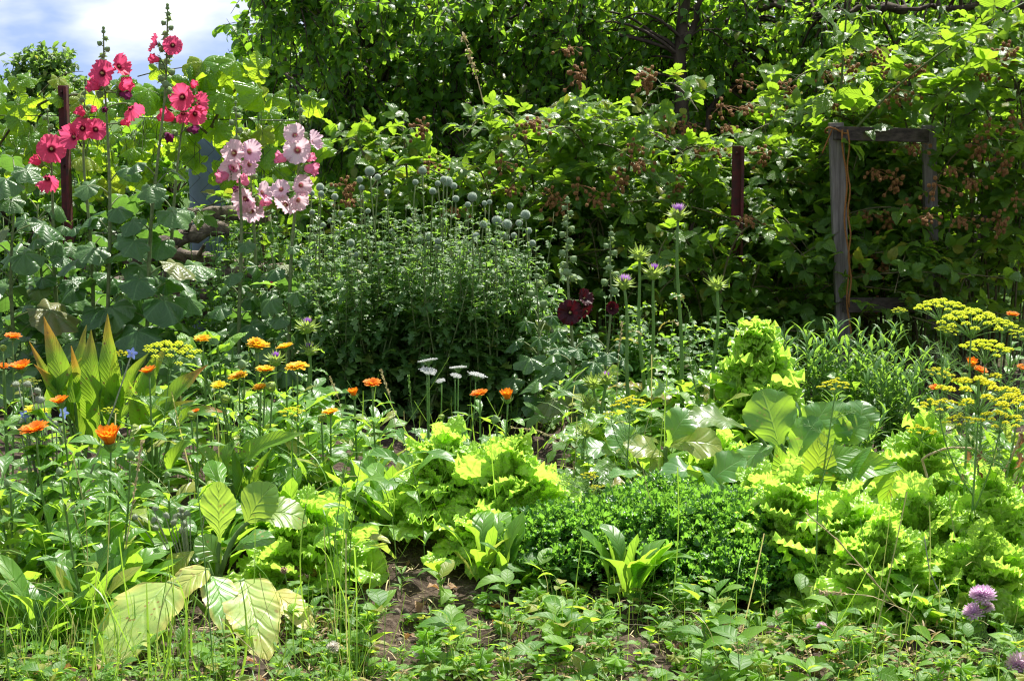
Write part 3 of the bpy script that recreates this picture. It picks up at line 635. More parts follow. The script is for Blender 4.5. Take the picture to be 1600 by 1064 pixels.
Xg, Yg = np.meshgrid(xs, ys); near = (np.abs(Xg) <= 5) & (Yg > 2) & (Yg <= 10)
Zg = np.where(near, gz(Xg, Yg), 0.0) + np.where(near, rng.normal(0, .009, Xg.shape), 0)
Zg = Zg - np.where(Yg > 12, .02 * np.minimum(Yg - 12, 60) * .3, 0)
mb = MB(); mb.add(np.stack([Xg, Yg, Zg], -1).reshape(-1, 3), grid_faces(len(ys) - 1, len(xs) - 1))
tag(obj('ground', mb, soil_mat()), kind='structure')

# ---------------------------------------------------------------- chain-link fence on red posts
FY = 8.0
fence = thing('chain_link_fence', 'dark chain-link wire fence on rusty red posts behind the flowers', 'fence', (0, FY, 0))
mb = MB(); pitch = .062; H = 1.08; nrow = int(H / pitch)
for k in range(int(6.6 / pitch)):
    x0 = -3.0 + k * pitch; z = .06 + np.arange(nrow + 1) * pitch
    x = x0 + np.where(np.arange(nrow + 1) % 2 == 0, 0, pitch); x = x + .006 * np.sin(z * 5 + x0 * 3)
    mb.tube(np.stack([x, FY + .012 + .003 * (-1.0) ** np.arange(nrow + 1) + .02 * np.sin(x0 * 2) , z], 1), .0013, 3, cap=False)
obj('wire_mesh', mb, M['wire'], fence)
mb = MB(); mb.tube([[x, FY, 1.13 + .012 * math.sin(x * 2)] for x in np.linspace(-3.1, -.95, 12)], .0020, 4); mb.tube([[x, FY, .62] for x in np.linspace(-3.1, 3.7, 24)], .0018, 4)
obj('tension_wire', mb, M['wire'], fence)
for u, top, FY_ in ((113, 134, FY), (1147, 228, FY - .32)):
    mb = MB(); x = XU(u, FY_); z1 = P(u, top, FY_)[2]
    for sx, w, d in ((0, .046, .012), (.017, .012, .044)):      # angle-iron post
        mb.box([x + sx - w / 2, FY_ - .05 - (d if d > .02 else 0), -.05], [x + sx + w / 2, FY_ - .05 + (.012 if d < .02 else -.0025), z1 - (0 if d < .02 else .003)], bev=.002)
    for zz in (z1 - .03, z1 - .35, z1 - .7): mb.tube([[x - .006, FY_ - .066, zz], [x - .006, FY_ - .047, zz]], .006, 6)
    obj('post', mb, M['rust'], fence)

# ---------------------------------------------------------------- weathered wooden frame and its twine
WY = 7.55
fr = thing('wooden_frame', 'weathered grey timber frame with two uprights and two dark crossbars among the brambles', 'wooden frame', (XU(1385, WY), WY, 0))
def plank(p0, p1, w, d, mat, name):
    p0 = np.array(p0); p1 = np.array(p1); mb = MB(); L = np.linalg.norm(p1 - p0)
    V, Q, T_ = bmesh_box(np.array([w / 2, d / 2, L / 2]), .004); z = unit(p1 - p0); x = unit(np.cross([0, 1, 0], z)); y = np.cross(z, x)
    mb.add(np.stack([V[:, 0], V[:, 1], V[:, 2]], 1) @ np.stack([x, y, z]) + (p0 + p1) / 2, Q, T_)
    return obj(name, mb, mat, fr, smooth=False)
plank([XU(1326, WY), WY, -.1], P(1306, 192, WY), .060, .045, M['wood'], 'upright')
plank([XU(1466, WY + .18), WY + .18, -.1], P(1451, 196, WY + .18), .056, .045, M['wood'], 'upright')
a, b = P(1302, 208, WY), P(1446, 212, WY + .18); a[1] -= .040; b[1] -= .040
plank(a, b, .058, .030, M['woodh'], 'crossbar')
a, b = P(1316, 475, WY), P(1468, 474, WY + .18); a[1] -= .040; b[1] -= .040
plank(a, b, .062, .030, M['woodh'], 'crossbar')
mb = MB(); c = P(1306, 204, WY)
ring = [c + [.046 * math.cos(q), -.012 + .052 * math.sin(q), .012 * math.sin(2 * q)] for q in np.linspace(0, 12.5, 40)]
mb.tube(ring, .0042, 5)
mb.tube([P(1318 + 3 * math.sin(v * .05) + (v - 200) * .03, v, WY - .07) for v in np.linspace(203, 545, 30)], .0040, 5)
mb.tube([P(1325 + 2 * math.sin(v * .09) + (v - 200) * .012, v, WY - .075) for v in np.linspace(203, 480, 30)], .0036, 5)
mb.tube([P(1300 - (v - 203) * .42, v, WY - .03) for v in np.linspace(203, 240, 8)], .0036, 5)
tag(obj('twine', mb, M['twine']), 'orange garden twine knotted round the top of the left timber upright and hanging down', 'twine')

# ---------------------------------------------------------------- behind the fence: log pile, blue drum
LOGS = [  # u, v, length, radius, yaw, tilt, label
    (300, 372, .34, .045, .3, .25, 'short thick grey log tilted on the left end of the pile'),
    (352, 338, .42, .038, -.15, .10, 'bleached driftwood-like log lying uppermost on the woodpile'),
    (330, 405, .50, .040, .1, -.10, 'long grey log lying under the tilted short log'),
    (368, 420, .46, .034, -.2, .05, 'slender dark log in the middle of the woodpile'),
    (345, 455, .55, .042, .05, .16, 'stout cracked log slanting low in the woodpile'),
    (300, 440, .40, .036, .4, -.2, 'pale peeling log at the lower left of the woodpile'),
    (395, 465, .50, .036, -.1, -.08, 'brown log poking out right beneath the pale pink hollyhocks'),
    (262, 470, .40, .040, .6, .1, 'mossy log half hidden by big hollyhock leaves'),
    (205, 455, .38, .034, .2, -.15, 'thin bleached log between two hollyhock stems'),
    (232, 395, .30, .032, -.5, .3, 'small broken branch log resting high between hollyhock stems'),
    (170, 440, .36, .038, .3, .08, 'stubby log lying just right of the red fence post'),
    (325, 490, .55, .045, 0, 0, 'heavy log at the bottom of the woodpile'),
]
for i, (u, v, L, r, yw, tl, lab) in enumerate(LOGS):
    Yl = 8.22 + .10 * (i % 3) + (.05 if v > 430 else 0); c = P(u, v, Yl)
    d = np.array([math.cos(yw) * math.cos(tl), math.sin(yw) * math.cos(tl), math.sin(tl)])
    lg = thing('log', lab, 'log', c, 'logs of the pile behind the fence')
    mb = MB(); n = 12; q = np.linspace(-.5, .5, n)[:, None]; pts = c + d * q * L + rng.normal(0, .004, (n, 3)) + np.array([0, 0, .02]) * np.cos(q * 3 + i)
    r *= .85; mb.tube(pts, r * (1 + .12 * np.sin(np.arange(n) * 1.3 + i) + rng.normal(0, .05, n)), 14, cap=False)
    if i % 2 == 0: k = pts[4]; mb.tube([k, k + [.03, -.05, .04], k + [.05, -.08, .07]], [r * .4, r * .3, r * .22], 7)
    obj('bark', mb, M['logbark'], lg)
    for e in (0, -1):
        mb = MB(); nrm = d if e else -d; x = unit(np.cross(nrm, [0, 0, 1.0])); y = np.cross(nrm, x); a = np.arange(14) / 14 * 6.2832
        V = pts[e] + nrm * .001 + r * 1.02 * (np.cos(a)[:, None] * x + np.sin(a)[:, None] * y)
        mb.add(np.concatenate([V, [pts[e] + nrm * .002]]), None, [[k, (k + 1) % 14, 14] for k in range(14)])
        obj('cut_end', mb, M['logend'], lg)
dr = thing('blue_drum', 'faded blue plastic drum standing behind the wire fence', 'drum', (XU(327, 8.75), 8.75, 0))
x0 = XU(327, 8.75); zt = P(327, 208, 8.75)[2]
pr = [(.001, 0)] + [(.085 + .005 * (k % 4 == 0), .01 + k * (zt - .06) / 24) for k in range(25)] + [(.08, zt - .015), (.075, zt), (.001, zt)]
mb = MB(); L = lathe(pr, 28); mb.add(L['V'] + [x0, 8.75, 0], L['Q'], None, L['UV']); obj('shell', mb, M['blue'], dr)
mb = MB()
for sx in (-.04,): L = lathe([(.022, 0), (.022, .022), (.001, .024)], 12); mb.add(L['V'] + [x0 + sx, 8.75, zt - .004], L['Q'], None, L['UV'])
obj('bung', mb, M['wire'], dr)

# ---------------------------------------------------------------- trees
def tree(name, label, base, trunk, r0, limbs, boxes, tps, lsize, mat, tw=4, per=9, hang=.55, barkm='bark', group=None):
    """trunk and limbs are polylines; each box (x0,x1,y0,y1,z0,z1,n) gets n leaf sprays, each on a branch from the nearest limb"""
    t = thing(name, label, 'tree', base, group)
    mb = MB(); P_ = np.array(trunk, float); tt = np.linspace(0, 1, 18)
    cur = np.stack([np.interp(tt, np.linspace(0, 1, len(P_)), P_[:, k]) for k in range(3)], 1) + np.concatenate([[[0, 0, 0]], rng.normal(0, r0 * .18, (17, 3))])
    rr = r0 * (1.25 - .75 * tt); mb.tube(cur, rr, 9)
    nodes = [cur[4:]]; 
    for l in limbs:
        l = np.array(l, float); c = bez(l[0], l[1], l[2], 14) + rng.normal(0, .012, (14, 3)); c[0] = l[0]
        mb.tube(c, np.linspace(r0 * .5, r0 * .14, 14), 7); nodes.append(c)
    obj('trunk', mb, M[barkm], t)
    nodes = np.concatenate(nodes); br = MB(); D, NN, PP = [], [], []
    for (xa, xb, ya, yb, za, zb, n) in boxes:
        C = np.stack([rng.uniform(xa, xb, n), rng.uniform(ya, yb, n), rng.uniform(za, zb, n)], 1)
        for c in C:
            dd = np.linalg.norm((nodes - c) * [1, 1, 1.0], axis=1); q = nodes[np.argsort(dd)[rng.integers(0, 4)]]
            mid = (q + c) / 2 + [0, 0, .10 + .1 * rng.random()] + rng.normal(0, .06, 3)
            b = bez(q, mid, c, 8); L = np.linalg.norm(c - q); br.tube(b, [min(.016, .005 + L * .008), .0035], 5, cap=False)
            for k in range(tw):
                dr = unit(unit(c - q) * .7 + rng.normal(0, .7, 3) + [0, 0, -.25]); Lt = rng.uniform(.12, .26); e = c + dr * Lt + [0, 0, -.05 * rng.random()]
                st = b[rng.integers(4, 8)]; tw_ = bez(st, (st + e) / 2 + [0, 0, .03], e, 6); br.tube(tw_, [.0032, .0014], 3, cap=False)
                f = np.sort(rng.random(per)); pos = np.stack([np.interp(f, np.linspace(0, 1, 6), tw_[:, j]) for j in range(3)], 1)
                td = unit(e - st); side = unit(rng.standard_normal((per, 3)))
                D.append(unit(td * .45 + side * .9 + np.array([0, 0, -hang]))); PP.append(pos)
                NN.append(unit(rng.normal(0, .45, (per, 3)) + np.array([0, -.15, 1.0])))
    obj('branches', br, M[barkm], t)
    D, NN, PP = map(np.concatenate, (D, NN, PP)); cr = MB()
    multi(cr, tps, D, NN, PP, lsize * rng.uniform(.6, 1.25, len(D)), var(len(D), .6, .03))
    obj('crown', cr, M[mat], t); return t
Yt = 9.9
xa = XU(706, Yt); xb = XU(1066, Yt); xc = XU(1500, 9.3); Yp = 9.36; xb = XU(1064, Yp)
tree('apple_tree', 'dark-leaved apple tree whose crown fills the top left-centre beside the open sky', (xa, Yt, 0),
     [(xa, Yt, -.05), (xa + .02, Yt, .5), (xa - .01, Yt + .02, 1.1), (xa + .06, Yt, 1.8), (xa, Yt, 2.6)], .055,
     [((xa, Yt, 1.1), (xa - .5, Yt - .2, 1.7), (xa - 1.1, Yt - .5, 1.85)), ((xa, Yt, 1.3), (xa + .5, Yt - .3, 1.8), (xa + .8, Yt - .7, 1.9)), ((xa, Yt, 1.0), (xa - .4, Yt + .3, 1.3), (xa - .9, Yt, 1.35)),
      ((xa, Yt, 1.5), (xa - .3, Yt - .5, 2.2), (xa - .5, Yt - .9, 2.3)), ((xa, Yt, 1.6), (xa + .3, Yt + .5, 2.3), (xa + .6, Yt + .8, 2.5))],
     [(xa - .78, xa + .75, Yt - .75, Yt + .5, .95, 1.55, 120), (xa - .74, xa + .75, Yt - .9, Yt + .3, 1.5, 1.85, 74), (xa - 1.05, xa - .6, Yt - .6, Yt - .1, 1.60, 1.98, 20),
      (xa - .85, xa - .45, Yt - .5, Yt + .2, .85, 1.25, 34), (xa - .6, xa + .7, Yt - .8, Yt + .8, 1.9, 2.4, 16), (xa - .1, xa + .7, Yt + .1, Yt + .9, .5, 1.1, 30)], T['tree'], .058, 'tree', 5, 13, .32)
tree('plum_tree', 'lighter green fruit tree with a forked dark trunk in the top centre', (xb, Yp, 0),
     [(xb, Yp, -.05), (xb + .03, Yp, .5), (xb + .005, Yp, 1.0), (xb - .03, Yp, 1.4), (xb + .05, Yp + .2, 2.5)], .048,
     [((xb - .03, Yp, 1.42), (xb + .06, Yp, 1.6), (xb + .14, Yp - .05, 2.0)), ((xb, Yt, 1.1), (xb - .4, Yt + .2, 1.6), (xb - .8, Yt, 1.7)), ((xb + .02, Yp, .85), (xb + .12, Yp, 1.0), (xb + .35, Yt - .2, 1.6)),
      ((xb, Yt, 1.5), (xb + .5, Yt - .4, 1.8), (xb + 1.0, Yt - .6, 1.7)), ((xb, Yt, 1.7), (xb - .3, Yt - .5, 2.2), (xb - .5, Yt - .8, 2.4))],
     [(xb - .8, xb + .95, Yt - .6, Yt + .8, .95, 1.6, 150), (xb - .8, xb + 1.0, Yt - .8, Yt + .5, 1.5, 1.9, 80), (xb - .9, xb + .9, Yt - .7, Yt + .8, 2.0, 2.4, 14), (xb - .6, xb + .9, Yt + .2, Yt + 1.2, .4, 1.0, 40)],
     T['tree'], .055, 'tree2', 5, 12, .28)
tree('leaning_fruit_tree', 'spreading fruit tree at the right with several leaning trunks and a bare horizontal bough', (xc, 9.3, 0),
     [(xc, 9.3, -.05), (xc + .05, 9.3, .4), (xc + .14, 9.35, .8), (xc + .30, 9.4, 1.5), (xc + .4, 9.4, 2.3)], .050,
     [((xc + .05, 9.3, .35), (xc - .15, 9.2, .75), (xc - .35, 9.3, 1.5)), ((xc + .06, 9.3, .4), (xc + .3, 9.2, .7), (xc + .5, 9.2, 1.3)), (P(1600, 8, 9.1), P(1480, 14, 9.0), P(1395, 12, 9.0)), (P(1415, 15, 9.1), P(1340, 14, 9.0), P(1270, 24, 9.0)),
      ((xc + .3, 9.4, 1.5), (xc + .2, 9.2, 1.65), P(1600, 8, 9.1)), ((xc + .3, 9.4, 1.6), (xc - .2, 9.8, 2.0), (xc - .8, 9.9, 2.2))],
     [(xc - .95, xc + 1.1, 8.9, 10.0, .95, 1.6, 150), (xc - .95, xc + 1.1, 8.8, 9.9, 1.45, 1.85, 80), (xc - .9, xc + 1.1, 8.9, 10.2, 2.0, 2.4, 14), (xc - .6, xc + 1.1, 9.6, 10.6, .3, 1.0, 50)],
     T['tree'], .056, 'tree2', 4, 13, .4)
# trees further back close the view low down
fx = XU(70, 26)
tree('distant_tree', 'small rounded tree far off under the sky at the left', (fx, 26, -.3), [(fx, 26, -.3), (fx, 26, .6), (fx + .05, 26, 1.4)], .10,
     [((fx, 26, .6), (fx - .3, 26, 1.0), (fx - .45, 26, 1.4)), ((fx, 26, .6), (fx + .3, 26, 1.0), (fx + .4, 26.2, 1.5))],
     [(fx - .32, fx + .38, 25.6, 26.5, 1.40, 1.92, 38), (fx - .55, fx + .62, 25.4, 26.7, .75, 1.55, 85), (fx - .6, fx + .6, 25.5, 26.5, 0, .8, 40)], T['tree'], .10, 'fartree', 4, 12, .2)
for i, (u0, u1, Y, z1, n, lab) in enumerate(((-140, 150, 10.5, 1.02, 110, 'shady bush behind the grapevine at the far left'), (110, 420, 10.2, 1.02, 110, 'low bush behind the log pile'), (380, 640, 11.6, 1.75, 190, 'leafy bush under the left side of the apple tree'),
                                             (620, 900, 12.2, 2.0, 240, 'bush in the shade behind the apple trunk'), (880, 1180, 12.4, 2.05, 240, 'bush in the shade behind the forked plum trunk'), (1160, 1460, 12.0, 2.0, 230, 'bush behind the timber frame'), (1440, 1760, 12.2, 2.0, 230, 'bush behind the leaning trunks at far right'))):
    x0, x1 = XU(u0, Y), XU(u1, Y); xm = (x0 + x1) / 2
    tree('bush', lab, (xm, Y, -.1), [(xm, Y, -.1), (xm, Y, .3), (xm + .05, Y, .6)], .05, [((xm, Y, .2), (x0 * .6 + xm * .4, Y, .5), (x0 * .8 + xm * .2, Y, .7)), ((xm, Y, .2), (x1 * .6 + xm * .4, Y, .5), (x1 * .8 + xm * .2, Y, .7))],
         [(x0, x1, Y - .4, Y + .4, -.05, z1, n)], T['tree'], .085, 'tree', 4, 9, .3)

# ---------------------------------------------------------------- brambles
def berry_cluster(n=15, sd=0):
    r_ = np.random.default_rng(sd); mb = MB(); pos = r_.normal(0, 1, (n, 3)) * [.032, .022, .030]
    root = np.array([0, .03, .03])
    for p in pos:
        mb.tube(bez(root, (root + p) / 2 + [0, 0, .01], p, 4), .0011, 3, cap=False)
        d = sphere_dirs(22); mb.inst(OCT, np.tile(I3, (22, 1, 1)), p + d * [.0066, .0066, .0075], .0036, m=0)
        s5 = unit(np.stack([np.cos(np.arange(5) * 1.26), np.sin(np.arange(5) * 1.26), np.full(5, .5)], 1)); mb.inst(SPIKE, frames(s5, np.array([0, 0, 1.0])), p + [0, 0, .005], np.tile([.004, .012, .003], (5, 1)))
    return mb.mesh('berry_cluster', M['berry'])
BERRY = [berry_cluster(15, 1), berry_cluster(20, 2), berry_cluster(11, 3)]
def trifol(D, NN, PP, S, lf, pet):
    """expand stalk ends into three leaflets each; lf collects leaf instances"""
    F = frames(D, NN); x, d, z = F[:, :, 0], F[:, :, 1], F[:, :, 2]
    for k, (a, sc, off) in enumerate(((0, 1.0, .16), (1.15, .8, 0), (-1.15, .8, 0))):
        dd = unit(d * math.cos(a) + x * math.sin(a) + rng.normal(0, .12, d.shape)); lf.append((dd, unit(z + rng.normal(0, .22, z.shape)), PP + d * (S * off)[:, None], S * sc))
def bramble(label, u0, u1, Y, ztop, nc, berries, seed=0, lsize=.077, zmin=.1):
    x0, x1 = XU(u0, Y), XU(u1, Y); xm = (x0 + x1) / 2
    t = thing('bramble_bush', label, 'bramble', (xm, Y, 0), 'bramble bushes along the fence')
    cb = MB(); lf = []; st = mb = MB()
    for k in range(nc):
        xb_ = rng.uniform(x0, x1); b = np.array([xb_ * .6 + xm * .4, Y + rng.uniform(-.05, .25), 0]); top = ztop * rng.uniform(.40, 1.12)
        apex = np.array([xb_ + rng.normal(0, .1), Y + rng.uniform(-.3, .25), top * 1.35]); e = np.array([xb_ + rng.normal(0, .45), Y + rng.uniform(-.42, .3), top * rng.uniform(.55, 1.0)])
        c = bez(b, apex, e, 22); cb.tube(c, [.0055, .0045, .0022], 5, cap=False)
        L = np.linalg.norm(np.diff(c, axis=0), axis=1).sum(); n = int(L / .040); f = np.linspace(.12, 1, n)
        pos = np.stack([np.interp(f, np.linspace(0, 1, 22), c[:, j]) for j in range(3)], 1)
        od = unit(np.stack([rng.normal(0, 1, n), rng.normal(-.35, .8, n), rng.normal(.25, .4, n)], 1)); Lp = rng.uniform(.04, .09, n)
        pe = pos + od * Lp[:, None]; 
        for q in range(n): st.tube([pos[q], (pos[q] + pe[q]) / 2 + [0, 0, .006], pe[q]], .0014, 3, cap=False, m=1)
        D = unit(od * .8 + np.array([0, -.1, -.15]) + rng.normal(0, .25, (n, 3))); NN = unit(rng.normal(0, .35, (n, 3)) + np.array([0, -.22, 1.0]))
        trifol(D, NN, pe, lsize * rng.uniform(.65, 1.2, n), lf, st)
    obj('canes', cb, M['cane'], t)
    D, NN, PP, S = (np.concatenate([q[i] for q in lf]) for i in range(4))
    multi(mb, T['bram'], D, NN, PP, S, var(len(D), .9, .07)); obj('leaves', mb, [M['bramble'], M['gcane']], t)
    for i, (u, v) in enumerate(berries):
        put('berry_cluster', BERRY[(i + seed) % 3], t, P(u, v, Y - .36), Quaternion((0, 0, 1), rng.uniform(-.6, .6)), rng.uniform(.72, .95))
bramble('low yellowish bramble climbing the fence just right of the pale hollyhocks', 500, 640, 7.95, .98, 17, [(548, 320), (545, 300)], 0)
bramble('bramble with brown fruit above the left half of the globe thistles', 620, 760, 7.9, 1.0, 20, [(660, 207), (672, 262), (712, 335)], 1)
bramble('bramble reaching up over the right half of the globe thistles', 740, 900, 7.9, 1.06, 22, [(785, 262), (838, 195), (862, 315), (825, 205), (800, 300)], 2)
bramble('bramble with a tall fruiting shoot above the dark maroon hollyhock', 860, 1010, 7.9, 1.12, 22, [(890, 82), (905, 126), (990, 235), (935, 318), (972, 290), (905, 300), (1000, 262), (880, 330)], 0)
bramble('bramble in front of the forked trunk behind the tall milk thistle', 990, 1130, 8.05, 1.10, 20, [(1016, 128), (1042, 203), (1095, 240), (1060, 295), (1130, 175), (1140, 205), (1010, 135), (1070, 200), (1120, 240)], 1)
bramble('bramble behind the right-hand red fence post', 1140, 1290, 8.25, 1.25, 26, [(1160, 135), (1215, 135), (1232, 150), (1205, 172), (1170, 172), (1194, 250)], 2)
bramble('tall bramble growing behind the left timber upright', 1270, 1400, 8.05, 1.36, 22, [(1372, 85), (1330, 115), (1392, 160), (1355, 340), (1345, 410), (1290, 120), (1310, 165), (1385, 110)], 0)
bramble('bramble bearing many fruits inside the timber frame', 1345, 1450, 8.0, 1.25, 20, [(1436, 115), (1405, 150), (1370, 275), (1400, 290), (1372, 480), (1360, 430), (1385, 415), (1420, 330), (1430, 235), (1390, 350)], 1)
bramble('bramble creeping over the right timber upright', 1425, 1490, 7.66, 1.12, 8, [(1462, 300), (1450, 345)], 2)
bramble('low bramble in front of the foot of the right-hand red fence post', 1085, 1200, 7.55, .68, 14, [], 0)
bramble('low bramble in the dark between the red fence post and the left timber upright', 1190, 1265, 7.75, .46, 10, [(1172, 348)], 0)
bramble('tall bramble right of the timber frame at the picture edge', 1450, 1640, 7.85, 1.32, 26, [(1558, 100), (1540, 120), (1570, 262), (1548, 205), (1520, 290), (1565, 355), (1585, 195), (1490, 270), (1530, 240), (1590, 320), (1505, 350), (1580, 90)], 2)
# long arching canes that stand clear of the mass
mb = MB(); lf = []; st = MB()
for pts in ([P(1300, 250, 7.6), P(1395, 110, 7.5), P(1600, 5, 7.4)], [P(1312, 180, 7.6), P(1318, 60, 7.6), P(1328, -30, 7.6)], [P(1455, 175, 7.6), P(1500, 120, 7.5), P(1560, 100, 7.5)]):
    c = bez(*pts, n=20); mb.tube(c, [.0055, .0030], 6)
    n = 16; f = np.linspace(.1, 1, n); pos = np.stack([np.interp(f, np.linspace(0, 1, 20), c[:, j]) for j in range(3)], 1)
    od = unit(np.stack([rng.normal(0, 1, n), rng.normal(-.5, .5, n), rng.normal(.3, .5, n)], 1)); pe = pos + od * .06
    for q in range(n): st.tube([pos[q], pe[q]], .0014, 3, cap=False, m=1)
    trifol(unit(od + [0, 0, -.2]), unit(rng.normal(0, .3, (n, 3)) + [0, -.1, 1]), pe, .10 * rng.uniform(.7, 1.2, n), lf, st)
cane = thing('bramble_cane', 'long green bramble canes arching over the timber frame to the top right corner', 'bramble', (XU(1320, 7.6), 7.6, 0))
obj('canes', mb, M['gcane'], cane)
D, NN, PP, S = (np.concatenate([q[i] for q in lf]) for i in range(4)); mb = st; multi(mb, T['bram'], D, NN, PP, S, var(len(D), .5, .05)); obj('leaves', mb, [M['bramble'], M['gcane']], cane)
mb = MB(); pts = bez(P(765, 205, 8.3), P(745, 110, 8.3), P(722, 52, 8.3), 12); mb.tube(pts, [.003, .0015], 5)
d = rand_dirs(46); f = rng.random(46) ** .8; pos = np.stack([np.interp(.45 + .5 * f, np.linspace(0, 1, 12), pts[:, j]) for j in range(3)], 1)
mb.inst(leaf(ov(.4), 3, 1, .3, .5), frames(d, np.array([0, 0, 1.])), pos, .022 * rng.uniform(.6, 1.2, 46))
tag(obj('dry_seed_stalk', mb, M['straw']), 'bleached dry seed stalk standing up in front of the apple tree', 'dry stalk')

# ---------------------------------------------------------------- grapevine on the left of the fence
def vine(label, cord, shoots, nleaf, zone, lsize):
    t = thing('grapevine', label, 'grapevine', cord[0] * [1, 1, 0], 'grapevines on the left fence')
    mb = MB(); c = np.concatenate([bez(cord[0], cord[1], cord[2], 16)]); mb.tube(c, [.008, .005], 7); D, NN, PP, S = [], [], [], []; st = MB()
    for (a, b_, e) in shoots: mb.tube(bez(a, b_, e, 12), [.0030, .0014], 5)
    obj('cane', mb, M['cane'], t)
    x0, x1, y0, y1, z0, z1 = zone; n = nleaf
    pos = np.stack([rng.uniform(x0, x1, n), rng.uniform(y0, y1, n), z0 + (z1 - z0) * rng.random(n) ** .8], 1)
    for q in pos:
        k = c[np.argmin(np.abs(c[:, 0] - q[0]))]; w = np.array([q[0] * .6 + k[0] * .4, k[1] * .7 + q[1] * .3, (q[2] + k[2]) / 2]); st.tube(bez(w, (w + q) / 2 + [0, 0, .03], q, 4), .0018, 3, cap=False, m=1)
    D = unit(np.stack([rng.normal(0, .7, n), rng.normal(-.35, .4, n), rng.normal(-.55, .45, n)], 1)); NN = unit(np.stack([rng.normal(0, .35, n), rng.normal(-.75, .4, n), rng.uniform(.15, .9, n)], 1))
    mb = st; multi(mb, T['grape'], D, NN, pos, lsize * rng.uniform(.55, 1.2, n), var(n, .7, .12)); obj('leaves', mb, [M['grape'], M['gcane']], t)
vine('grapevine draped over the wire left of the red fence post', [P(-60, 560, 8.1), P(-60, 120, 8.1), P(150, 150, 8.1)], [(P(60, 150, 8.1), P(90, 110, 8.05), P(130, 112, 8.0))], 110, (XU(-140, 8.1), XU(180, 8.1), 7.93, 8.35, P(0, 300, 8.1)[2], P(0, 122, 8.1)[2]), .125)
vine('grapevine with large backlit leaves between the tall pink hollyhock and the apple tree', [P(420, 560, 8.12), P(440, 150, 8.12), P(150, 150, 8.12)], [(P(215, 120, 8.1), P(300, 95, 8.05), P(425, 105, 8.0)), (P(300, 160, 8.1), P(360, 130, 8.0), P(415, 122, 8.0))], 80,
     (XU(175, 8.1), XU(500, 8.1), 7.93, 8.3, P(0, 285, 8.1)[2], P(0, 128, 8.1)[2]), .150)
vine('small young grapevine shoot standing up against the sky above the wire', [P(330, 200, 8.0), P(350, 150, 8.0), P(410, 100, 8.0)], [(P(300, 150, 8.0), P(320, 110, 8.0), P(350, 95, 8.0))], 16, (XU(235, 8.0), XU(415, 8.0), 7.9, 8.05, P(0, 150, 8.0)[2], P(0, 92, 8.0)[2]), .155)
